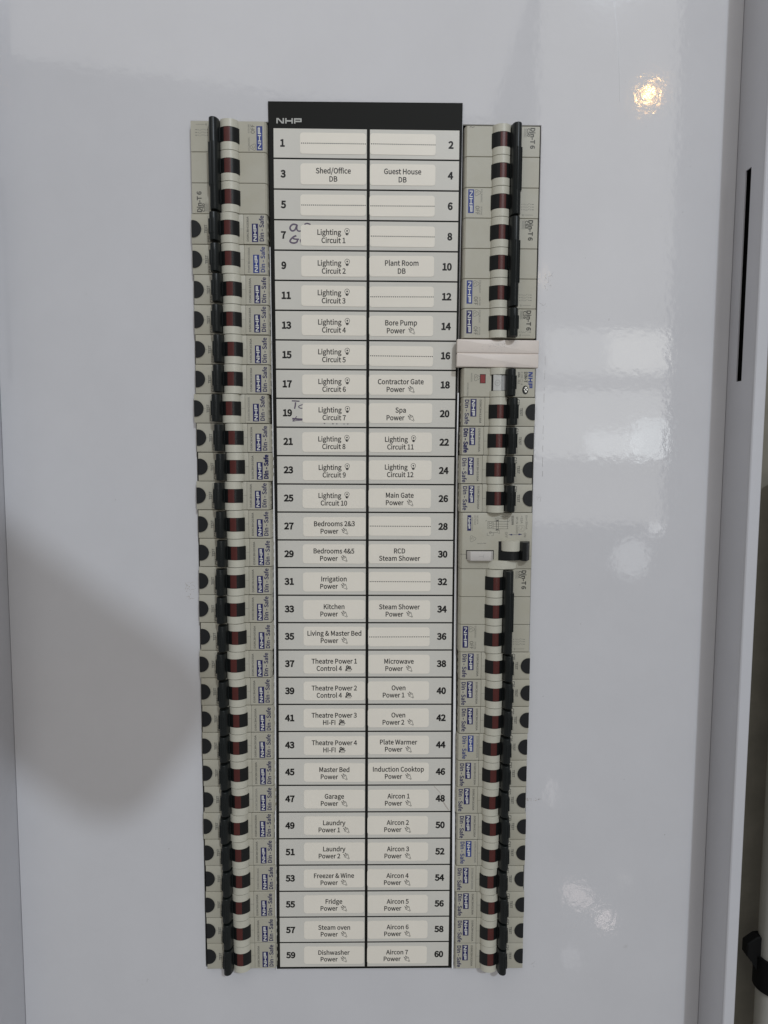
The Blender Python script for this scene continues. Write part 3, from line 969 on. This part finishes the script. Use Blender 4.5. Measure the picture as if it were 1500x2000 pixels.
def m_test_button():
    bm = bmesh.new()
    R, c = 5.05, -21.65
    a = math.degrees(math.acos((-22.45 - c) / R))
    pts = ellipse(c, 0, R, R, 28, -a, a)
    plate(bm, pts, ZF - 1, ZF + .55, .22, 2)
    return finish("test_button", bm, btn_m)


def m_collar(v0, v1):
    bm = bmesh.new()
    prism(bm, COLLAR[::-1], v0, v1, .16, 2)
    return finish("nose_collar", bm, nose_m, 35)


def m_drum():
    bm = bmesh.new()
    prism(bm, DRUM[::-1], -4.3, 4.3)
    return finish("drum", bm, drum_m, 35)


def m_red():
    bm = bmesh.new()
    pts = [p for p in circ3(*[(DRUM[i][0], DRUM[i][1] + .03) for i in (1, 9, 17)], 60) if -2.15 < p[0] < 2.0]
    prof = [(pts[0][0], pts[0][1] - .6)] + pts + [(pts[-1][0], pts[-1][1] - .6)]
    prism(bm, prof[::-1], -4.25, 4.25)
    return finish("red_flag", bm, red_m, 35)


TOG = [(-3.1, 4.0), (-3.15, 7.2), (-2.95, 9.4), (-2.35, 10.8), (-1.3, 11.6), (-0.1, 11.8), (1.2, 11.4), (2.2, 10.5), (2.9, 8.9), (3.2, 6.8), (3.3, 4.0)]


def m_toggle(length, ribs, arms):
    bm = bmesh.new()
    prof = [(u * .93 - 7.75, z) for u, z in TOG]
    prism(bm, prof[::-1], -length / 2, length / 2, .45, 3)
    for (u, z, r) in ((-3.0, 7.6, .5), (-2.75, 9.9, .5), (-1.6, 11.35, .45), (0.0, 11.65, .45)):
        prism(bm, [(u - 7.75 + r * math.cos(a), z + r * math.sin(a)) for a in [k * 6.2832 / 8 for k in range(8)]][::-1], -ribs / 2, ribs / 2, .1)
    for v in arms:
        box(bm, -5.2, -4.35, v - 4.2, v + 4.2, 3.5, 6.6, .2)
    return finish("toggle", bm, tog_m, 32)


ZP = ZF + .03


def p_test():
    bm = bmesh.new()
    text(bm, "TEST", -13.9, 0, 1.55, ZP, width=5.0, bold=.045, rot=1)
    flat(bm, rect(-16.5, -15.2, -.05, .05), ZP)
    flat(bm, rect(6.8, 8.9, .12, .24), ZP)
    return finish_flat("test_lettering", bm, grey_ink)


def p_rating(s):
    bm = bmesh.new()
    text(bm, s, -11.75, -5.9, 1.9, ZP, bold=.04, rot=1, xs=.9)
    text(bm, "30mA", -11.6, 0.4, 1.5, ZP, rot=1, xs=.9)
    stroke(bm, rect(-12.45, -10.9, 4.2, 7.6), .14, ZP, closed=True)
    return finish_flat("rating_lettering", bm, grey_ink)


def p_model(s, m):
    bm = bmesh.new()
    text(bm, s, 11.55, -.1, 1.15, ZP + .02, width=14.6 if len(s) == 11 else 15.0, rot=1, bold=.03)
    return finish_flat("model_lettering", bm, m)


def p_range(m, b):
    bm = bmesh.new()
    text(bm, "Din - Safe", 20.0, .2, 2.5, ZP + .02, width=15.2, bold=b, rot=1)
    return finish_flat("range_lettering", bm, m)


def p_logo_panel(m, u, v, L, H):
    bm = bmesh.new()
    flat(bm, rect(u - H / 2, u + H / 2, v - L / 2, v + L / 2), ZP + .02)
    return finish_flat("logo_panel", bm, m)


def p_logo(u, v, L, H):
    bm = bmesh.new()
    logo(bm, u, v, L, H, ZP + .035, rot=1)
    return finish_flat("logo_lettering", bm, logo_white)


def where(n):
    return f"beside the {SPOT[n]}" if n in SPOT else f"beside the {NAMES[n]} label"


LEFT_TOP, LEFT_P = 271.95, 18.0
RIGHT_TOP, RIGHT_P = 271.07, 18.01


def mod_y(n, k=1):
    """centre of k modules starting at row number n"""
    row = (n - 1) // 2
    top, p = (LEFT_TOP, LEFT_P) if n % 2 else (RIGHT_TOP, RIGHT_P)
    return top - p * (row + k / 2)


def rcbo(n, tip, model, rating, ink='navy', bold=.04, model_ink=None, du=0.0, dv=0.0):
    left = n % 2 == 1
    xc = tip + 16.6 if left else tip - 16.6
    rnd = random.Random(n * 7 + 3)
    m = navy_m if ink == 'navy' else blue_m
    t = thing("residual_current_breaker", f"grey breaker with black test button {where(n)}", "circuit breaker",
              (xc, mod_y(n), -.4 + rnd.uniform(-.12, .12)), group="single breakers with test buttons", turn=(0 if left else math.pi) + rnd.uniform(-.003, .003))
    link("body", cached("rb", m_rcbo_body), t)
    link("label_face", cached("rf", m_label_face), t)
    link("test_button", cached("tb", m_test_button), t)
    link("nose_collar", cached("c1", lambda: m_collar(4.36, 9 - G)), t)
    link("nose_collar", cached("c2", lambda: m_collar(-9 + G, -4.36)), t)
    d = link("drum", cached("dr", m_drum), t)
    link("red_flag", cached("rd", m_red), d)
    tg = link("toggle", cached("tg1", lambda: m_toggle(16.4, 8.6, (0,))), t)
    tg.location = W(rnd.uniform(-.12, .12), rnd.uniform(-.1, .1), rnd.uniform(-.15, .15))
    link("test_lettering", cached("pt", p_test), t)
    link("rating_lettering", cached(("pr", rating), lambda: p_rating(rating)), t)
    mi = model_ink or dim_ink
    a = link("model_lettering", cached(("pm", model, mi.name), lambda: p_model(model, mi)), t)
    b = link("logo_panel", cached(("pl", ink), lambda: p_logo_panel(m, 15.95, -2.4, 10.9, 3.75)), t)
    link("logo_lettering", cached("plg", lambda: p_logo(15.95, -2.4, 9.7, 1.95)), b)
    c = link("range_lettering", cached(("pg", ink, bold), lambda: p_range(m, bold)), t)
    ju, jv = rnd.uniform(-.3, .3), rnd.uniform(-.35, .35)
    for o in (a, b, c):
        o.location = W(ju + du, jv + dv, 0)
    return t


LTIP = {7: -100.1, 9: -99.85, 11: -99.16, 13: -99.4, 15: -98.95, 17: -99.25, 19: -100.5, 21: -99.12, 23: -98.55, 25: -99.93, 27: -99.01, 29: -98.66, 31: -99.24, 33: -99.5,
        35: -98.74, 37: -99.85, 39: -99.09, 41: -98.69, 43: -99.0, 45: -98.72, 47: -98.35, 49: -99.19, 51: -98.5, 53: -98.26, 55: -98.56, 57: -98.3, 59: -98.2}
RTIP = {20: 99.7, 22: 99.31, 24: 98.7, 26: 99.09, 38: 100.21, 40: 100.34, 42: 100.25, 44: 99.63, 46: 99.62, 48: 99.33, 50: 100.01, 52: 99.92, 54: 99.07, 56: 100.02, 58: 99.82, 60: 99.93}
for n, tip in LTIP.items():
    model = "DSRCBHS1030A" if n == 9 else ("DSRCBH1030A" if n in (7, 11, 13, 15, 17, 23, 25) else "DSRCBH2030A")
    rating = "C10" if n in (7, 9, 11, 13, 15, 17, 23, 25) else "C20"
    rcbo(n, tip, model, rating, ink='blue' if n in (9,) else 'navy', bold=.085 if n == 23 else .04, model_ink=dim_ink if n in (9, 19, 47, 53) else grey_ink)
for n, tip in RTIP.items():
    model = "DSRCBH1030A" if n in (22, 24) else ("DSRCBH2030A" if n in (26, 38, 40, 42, 44) else "DSRCBH3230A")
    rating = model[6] and {"1": "C10", "2": "C20", "3": "C32"}[model[6]]
    rcbo(n, tip, model, rating, ink='blue' if n in (44, 52) else 'navy', bold=.085 if n == 22 else .04, model_ink=dim_ink if n in (44, 52, 54) else grey_ink,
         du=-1.3 if n in (44, 52) else 0)


# multi pole breakers -------------------------------------------------
def m_pole_body():
    bm = bmesh.new()
    prism(bm, [(-22.5, -20), (22.9, -20), (22.9, 1.4), (22.5, 2.9), (21.5, ZF), (-22.5, ZF)][::-1], -9 + G * .7, 9 - G * .7, .22, 1)
    return finish("pole_body", bm, body_m)


def p_switch_diagram(npole):
    bm = bmesh.new()
    for i in range(npole):
        v = 5.0 - (0 if npole == 1 else 1.6 * i) - (1.2 if npole > 1 else 0)
        pts = [(-19.8, v), (-18.6, v)]
        stroke(bm, pts, .3, ZP)
        stroke(bm, [(-18.2, v - .3), (-17.9, v + .3), (-17.6, v - .3)], .18, ZP)
        stroke(bm, [(-17.2, v - .6), (-16.2, v)], .16, ZP)
        stroke(bm, [(-16.2, v), (-15.6, v + .5), (-15.1, v - .3), (-14.6, v + .5), (-14.1, v - .2), (-13.2, v)], .16, ZP)
        stroke(bm, [(-12.7, v), (-12.2, v)], .4, ZP)
    v = 6.9
    stroke(bm, [(-19.4, v), (-14.2, v)], .16, ZP)
    stroke(bm, ellipse(-13.2, v, .42, .42, 10), .16, ZP, closed=True)
    return finish_flat("diagram_print", bm, grey_ink)


def p_mcb_top(code):
    bm = bmesh.new()
    text(bm, "OFF", 14.6, 4.4, 2.3, ZP, width=5.2, rot=1, bold=.01)
    text(bm, "A70186", 12.2, 4.6, .95, ZP, width=5.0, rot=1, res=2)
    text(bm, code, 12.2, -4.1, .95, ZP, width=7.8, rot=1, res=2)
    approval_mark(bm, 14.8, -6.0, 2.1, ZP, rot=1)
    return finish_flat("switch_lettering", bm, grey_ink)


def p_mcb_name(rating):
    bm = bmesh.new()
    text(bm, "Din-T 6", -18.2, -2.0, 2.6, ZP, width=12.2, bold=.055, rot=1)
    text(bm, rating, -15.75, -5.4, 1.75, ZP, width=4.8, bold=.05, rot=1)
    stroke(bm, rect(-14.4, -12.9, -8.0, -2.6), .13, ZP, closed=True)
    text(bm, "6000", -13.65, -5.3, .95, ZP, width=4.4, rot=1, res=2)
    return finish_flat("rating_lettering", bm, grey_ink)


def mcb(n, npole, xc, rating, code, label, ink='navy', tilt=0.0, rib=None):
    left = n % 2 == 1
    p = LEFT_P if left else RIGHT_P
    t = thing("pole_breaker", label, "circuit breaker", (xc, mod_y(n, npole), -.4), group="plain breakers without test buttons", turn=(0 if left else math.pi) + tilt)
    m = navy_m if ink == 'navy' else blue_m
    vs = [p * ((npole - 1) / 2 - i) for i in range(npole)]
    for i, v in enumerate(vs):
        b = link("pole_body", cached("pb", m_pole_body), t, (0, v, 0))
        link("nose_collar", cached("c1", lambda: m_collar(4.36, 9 - G)), t, (0, v, 0))
        link("nose_collar", cached("c2", lambda: m_collar(-9 + G, -4.36)), t, (0, v, 0))
        d = link("drum", cached("dr", m_drum), t, (0, v, 0))
        link("red_flag", cached("rd", m_red), d)
        if i == 0:
            link("diagram_print", cached(("pd", npole), lambda: p_switch_diagram(npole)), b)
            link("switch_lettering", cached(("ps", code), lambda: p_mcb_top(code)), b)
            lp = link("logo_panel", cached(("plm", ink), lambda: p_logo_panel(m, 18.6, -.9, 14.0, 3.55)), t, (0, v, 0))
            link("logo_lettering", cached("plgm", lambda: p_logo(18.6, -.9, 12.4, 1.9)), lp)
        if n == 2 and i == npole - 1:
            bm = bmesh.new()
            stroke(bm, [(20.1, -7.9), (19.4, -8.5), (18.4, -7.9), (17.6, -8.2), (17.2, -8.5)], .22, ZP)
            link("pen_mark", finish_flat("pen_mark", bm, ink_m), b)
        if i == npole - 1:
            link("rating_lettering", cached(("pn", rating), lambda: p_mcb_name(rating)), b)
    L = p * npole - 1.1
    link("toggle", cached(("tg", npole), lambda: m_toggle(L, rib or L * .47, vs)), t)
    return t


mcb(1, 3, -82.9, "C50", "DTCB6350C", "long three-pole breaker at the top of the left column", 'blue', tilt=-.004)
mcb(2, 3, 82.2, "C50", "DTCB6350C", "long three-pole breaker at the top of the right column", 'blue')
mcb(8, 3, 82.1, "C63", "DTCB6363C", "three-pole breaker marked C63 beside the Plant Room label", 'blue')
mcb(14, 1, 82.2, "C16", "DTCB6116C", "single grey breaker marked C16 just above the pinkish blank cover", 'navy')
mcb(32, 3, 82.75, "C32", "DTCB6332C", "three-pole breaker marked C32 below the wide two-module unit", 'navy')

# blank cover -----------------------------------------------------------
blank = thing("blank_cover", "pinkish white blank cover strip overlapping the card between two breakers", "cover", (81.55, 135.7, 0), turn=0.008)
for v0, v1 in ((.2, 8.45), (-8.45, -.2)):
    bm = bmesh.new()
    plate(bm, rrect(-25.4, 25.4, v0, v1, .5, 3), .45, 4.6, .55, 3)
    link("cover_half", finish("cover_half", bm, blank_m, 40), blank)
bm = bmesh.new()
box(bm, -25.1, 25.1, -.5, .5, .5, 4.1)
link("groove", finish("groove", bm, blank_m), blank)
bm = bmesh.new()
rnd = random.Random(5)
for _ in range(60):
    x, y = rnd.gauss(-.5, 4.2), 6.3 - abs(rnd.gauss(0, 1.8))
    if y > 1.0:
        flat(bm, ellipse(x, y, rnd.uniform(.1, .5), rnd.uniform(.08, .35), 7), 4.615 + .0006 * _)
link("dust_smudge", finish_flat("dust_smudge", bm, mat("cover_dust", (0.62, 0.57, 0.53), rough=.6)), blank)

# row 18: rocker breaker -----------------------------------------------
t = thing("rocker_breaker", "grey breaker with pale rocker, small red window and steel screw, under blank cover", "circuit breaker", (82.6, mod_y(18), -.4))
bm = bmesh.new()
prism(bm, [(-22.9, -20), (22.5, -20), (22.5, ZF), (-21.6, ZF), (-22.5, 2.9), (-22.9, 1.4)][::-1], -9 + G, 9 - G, .25, 1)
link("body", finish("body", bm, body_m), t)
for v0, v1 in ((4.9, 9 - G), (-9 + G, -5.3)):
    bm = bmesh.new()
    prism(bm, arc_profile(-5.6, 4.15, -1, 7.2, 3.9, 6.2)[::-1], v0, v1, .16, 2)
    link("nose_collar", finish("nose_collar", bm, nose_m, 35), t)
bm = bmesh.new()
prism(bm, arc_profile(-4.6, 4.1, -1, 5.0, 3.9, 4.6)[::-1], -5.2, 4.8)
sl = link("slot", finish("slot", bm, drum_m, 35), t)
bm = bmesh.new()
prism(bm, arc_profile(-3.7, 6.1, -1.2, 6.6, 1.2, 6.5)[::-1], -5.1, 4.7, .15)
rk = link("rocker", finish("rocker", bm, rocker_m, 35), t)
bm = bmesh.new()
stroke(bm, ellipse(-1.2, -.4, 1.55, 1.75, 20), .13, 6.72, closed=True)
stroke(bm, [(-1.9, -.4), (-.5, -.4)], .22, 6.73)
link("rocker_mark", finish_flat("rocker_mark", bm, dim_ink), rk)
bm = bmesh.new()
box(bm, 1.25, 4.2, -5.1, 4.4, 3, 6.0, .2)
link("rocker_end", finish("rocker_end", bm, mat("rocker_grey", (.36, .36, .35), rough=.4)), t)
o = link("toggle", cached("tg18", lambda: m_toggle(16.4, 8.2, ())), t)
o.rotation_euler = (0, math.pi, 0)
o.location = W(-1.0, -.25, 0)
bm = bmesh.new()
plate(bm, rect(-11.5, -8.5, -.2, 4.9), 3.8, ZF + .04)
rw = link("red_window", finish("red_window", bm, window_red), t)
bm = bmesh.new()
for r_ in (rect(-11.8, -11.5, -.45, 5.15), rect(-8.5, -8.25, -.45, 5.15), rect(-11.5, -8.5, 4.9, 5.15), rect(-11.5, -8.5, -.45, -.2)):
    plate(bm, r_, 3.8, ZF + .12)
link("window_frame", finish("window_frame", bm, drum_m), rw)
bm = bmesh.new()
logo(bm, 19.7, 1.7, 10.0, 2.7, ZP, rot=3)
link("logo_lettering", finish_flat("logo_lettering", bm, blue_m), t)
bm = bmesh.new()
text(bm, "DIN-T", 16.8, 3.4, 1.9, ZP, width=6.6, bold=.05, rot=3)
text(bm, "C20", 14.3, 4.9, 1.3, ZP, width=3.6, rot=3)
stroke(bm, rect(13.7, 14.9, .5, 2.4), .13, ZP, closed=True)
text(bm, "A", 14.3, -.9, 1.3, ZP, rot=3)
text(bm, "10kA", 12.5, 4.9, 1.2, ZP, width=3.4, rot=3, bold=.04)
text(bm, "CL1", 12.5, .6, 1.2, ZP, width=2.4, rot=3, bold=.04)
approval_mark(bm, -13.8, 3.0, 2.2, ZP, rot=3, w=.22)
text(bm, "A000926", -17.0, 3.2, .85, ZP, width=5.4, rot=3, res=2)
text(bm, "DTCRBL1030A", -19.3, -4.2, .95, ZP, width=8.0, rot=3, res=2)
link("rating_lettering", finish_flat("rating_lettering", bm, grey_ink), t)
bm = bmesh.new()
plate(bm, ellipse(16.6, -4.4, 1.9, 2.7, 28), 3.5, ZF + .06)
sc = link("screw_recess", finish("screw_recess", bm, drum_m), t)
bm = bmesh.new()
plate(bm, ellipse(16.95, -4.2, 1.25, 1.95, 24), 3.6, ZF + .22, .2)
link("screw", finish("screw", bm, steel_m, 40), sc)
bm = bmesh.new()
stroke(bm, [(15.9, -3.1), (17.9, -5.3)], .42, ZF + .24)
stroke(bm, [(16.1, -5.2), (17.7, -3.2)], .42, ZF + .245)
link("screw_cross", finish_flat("screw_cross", bm, drum_m), sc)

# rows 28-30: two-module residual current unit -----------------------------
RC0 = thing("residual_current_switch", "wide two-module grey unit with wiring diagram, pale test button and black switch", "circuit breaker",
            (82.75, mod_y(28, 2), -.2))
U = lambda x: (x - 730) * .0336
V = lambda y: (545 - y) * .0344
P2 = lambda pts: [(U(x), V(y)) for x, y in pts]
bm = bmesh.new()
prism(bm, [(-23.0, -20), (22.8, -20), (22.8, ZF - .4), (22.4, ZF + .1), (-21.5, ZF + .1), (-22.6, 3.0), (-23.0, 1.2)][::-1], -18 + G, 18 - G, .3, 2)
link("body", finish("body", bm, body_m), RC0)
ZQ = ZF + .13
bm = bmesh.new()
flat(bm, [(U(180), V(360)), (U(252), V(360)), (U(252), V(72)), (U(180), V(72))], ZQ)
lp = link("logo_panel", finish_flat("logo_panel", bm, navy_m), RC0)
bm = bmesh.new()
logo(bm, U(215), V(217), 7.0, 1.5, ZQ + .015, rot=3)
link("logo_lettering", finish_flat("logo_lettering", bm, logo_white), lp)
bm = bmesh.new()
text(bm, "677237", U(322), V(165), 1.1, ZQ, width=5.8, rot=3)
text(bm, "N11974", U(370), V(155), 1.0, ZQ, width=5.2, rot=3)
text(bm, "Made in Holland", U(275), V(235), .8, ZQ, width=8.6, rot=3, res=2)
text(bm, "IΔn=30mA", U(1297), V(200), 1.25, ZQ, width=9.0, rot=3)
text(bm, "<32A", U(1205), V(150), 1.4, ZQ, width=4.8, rot=3)
stroke(bm, P2([(1155, 262), (1253, 262), (1253, 362), (1155, 362)]), .15, ZQ, closed=True)
stroke(bm, P2([(1205, 280), (1222, 295), (1205, 312), (1188, 328), (1205, 344)]), .16, ZQ)
text(bm, "3P+N 10000", U(1117), V(250), 1.2, ZQ, width=11, rot=3)
text(bm, "EC61009", U(1033), V(165), 1.2, ZQ, width=5.8, rot=3, bold=.04)
text(bm, "ON", U(1272), V(435), 1.5, ZQ, width=2.7, rot=3)
text(bm, "OFF", U(918), V(435), 1.5, ZQ, width=3.7, rot=3)
approval_mark(bm, U(282), V(508), 2.2, ZQ, rot=3, w=.17)
stroke(bm, P2([(375, 595), (400, 595)]), .25, ZQ)
stroke(bm, P2([(400, 605), (425, 588), (440, 605), (455, 585), (470, 600), (485, 590), (500, 590)]), .18, ZQ)
stroke(bm, P2([(500, 592), (540, 592)]), .25, ZQ)
link("rating_lettering", finish_flat("rating_lettering", bm, grey_ink), RC0)
bm = bmesh.new()
W_ = .21
for y in (187, 235, 277, 322):
    stroke(bm, P2([(560 if y == 187 else 660, y), (955, y)]), W_, ZQ)
for x in (728, 765):
    stroke(bm, P2([(x, 150), (x, 360)]), W_ * 1.5, ZQ + .003)
flat(bm, [(U(730), V(185)), (U(763), V(185)), (U(763), V(155)), (U(730), V(155))], ZQ + .006)
flat(bm, [(U(730), V(350)), (U(763), V(350)), (U(763), V(328)), (U(730), V(328))], ZQ + .006)
stroke(bm, P2([(705, 187), (705, 125), (850, 125), (880, 112), (905, 128), (938, 125), (938, 322)]), W_, ZQ + .009)
stroke(bm, P2([(800, 92), (850, 95), (880, 82), (905, 95), (955, 92)]), W_, ZQ)
stroke(bm, P2([(520, 180), (545, 170), (530, 160)]), W_, ZQ)
stroke(bm, P2([(955, 187), (975, 175), (960, 165)]), W_, ZQ)
for a in range(3):
    y = 215 + 45 * a
    stroke(bm, P2([(560, y - 12), (595, y - 12), (595, y + 15), (560, y + 15)]), W_, ZQ, closed=True)
    stroke(bm, P2([(640, y - 10), (672, y - 10), (672, y + 15), (640, y + 15)]), W_, ZQ, closed=True)
    stroke(bm, P2([(597, y), (618, y + 8), (638, y - 6)]), W_ * 1.3, ZQ)
stroke(bm, P2([(558, 400), (558, 448), (600, 448)]), W_, ZQ)
stroke(bm, P2([(640, 448), (675, 448), (675, 400)]), W_, ZQ)
stroke(bm, [(U(617) + .62 * math.cos(a * .5236), V(392) + .7 * math.sin(a * .5236)) for a in range(12)], W_, ZQ, closed=True)
stroke(bm, P2([(600, 392), (755, 392), (755, 360)]), W_, ZQ + .012)
stroke(bm, P2([(710, 345), (790, 345), (790, 410), (760, 400)]), W_, ZQ + .015)
link("diagram_print", finish_flat("diagram_print", bm, grey_ink), RC0)
bm = bmesh.new()
stroke(bm, P2([(1020, 430), (1160, 430)]), .2, ZQ)
flat(bm, P2([(958, 430), (1030, 415), (1030, 445)]), ZQ + .004)
flat(bm, P2([(1228, 422), (1150, 407), (1150, 440)]), ZQ + .004)
link("arrow_print", finish_flat("arrow_print", bm, navy_m), RC0)
bm = bmesh.new()
flat(bm, [(U(163), V(888)), (U(688), V(888)), (U(688), V(718)), (U(163), V(718))], ZQ)
stroke(bm, P2([(48, 792), (163, 798)]), .16, ZQ)
stroke(bm, P2([(1365, 828), (1400, 828)]), .16, ZQ)
link("button_recess", finish_flat("button_recess", bm, drum_m), RC0)
bm = bmesh.new()
prism(bm, [(U(172), 3.5), (U(660), 3.5), (U(672), 4.6), (U(625), 6.9), (U(240), 6.9), (U(180), 4.6)][::-1], V(905), V(735), .25, 2)
tb = link("test_button", finish("test_button", bm, btn_grey, 30), RC0)
bm = bmesh.new()
text(bm, "T", U(445), V(820), 3.0, 6.93, rot=3)
link("button_mark", finish_flat("button_mark", bm, mat("embossed", (.44, .42, .40), rough=.45)), tb)
bm = bmesh.new()
box(bm, U(775), U(1362), V(902), V(552), 3.8, ZQ + .02)
link("switch_recess", finish("switch_recess", bm, dark_void), RC0)
bm = bmesh.new()
prism(bm, arc_profile(U(828), 4.4, U(985), 8.0, U(1165), 6.2)[::-1], V(728), V(538), .5, 3)
link("nose_collar", finish("nose_collar", bm, nose_m, 35), RC0)
bm = bmesh.new()
prism(bm, arc_profile(U(575), 4.15, U(850), 6.6, U(1110), 4.2)[::-1], V(1062), V(905), .4, 2)
link("nose_collar", finish("nose_collar", bm, nose_m, 35), RC0)
bm = bmesh.new()
prism(bm, arc_profile(U(775), 4.3, U(985), 7.2, U(1165), 6.0)[::-1], V(898), V(735))
link("drum", finish("drum", bm, drum_m, 35), RC0)
bm = bmesh.new()
prism(bm, [(U(1165) + .1 + a, z) for a, z in ((0, 3.5), (6.0, 3.5), (5.8, 5.5), (4.8, 8.2), (3.2, 9.6), (1.2, 9.2), (0.1, 7.0))][::-1], V(900), V(556), .4, 3)
link("toggle", finish("toggle", bm, drum_m, 32), RC0)

# the tablet added unseen near the camera, shaped to shade the panel's lower left
blk = thing("shadow_blocker", "dark tablet with rounded corners added out of view to cast a shadow", "blocker")
bm = bmesh.new()
plate(bm, rrect(-105, 105, -55, 55, 34, 12), 0, 9, 1.5, 2)
link("blocker_body", finish("blocker_body", bm, blocker_m), blk)
bm = bmesh.new()
plate(bm, rrect(-100, 100, -50, 50, 29, 12), 9, 9.3)
link("blocker_front", finish("blocker_front", bm, blocker_gloss_m), blk)
blk.location = W(-20, 310, 480)
blk.rotation_euler = (0, math.radians(37), 0)
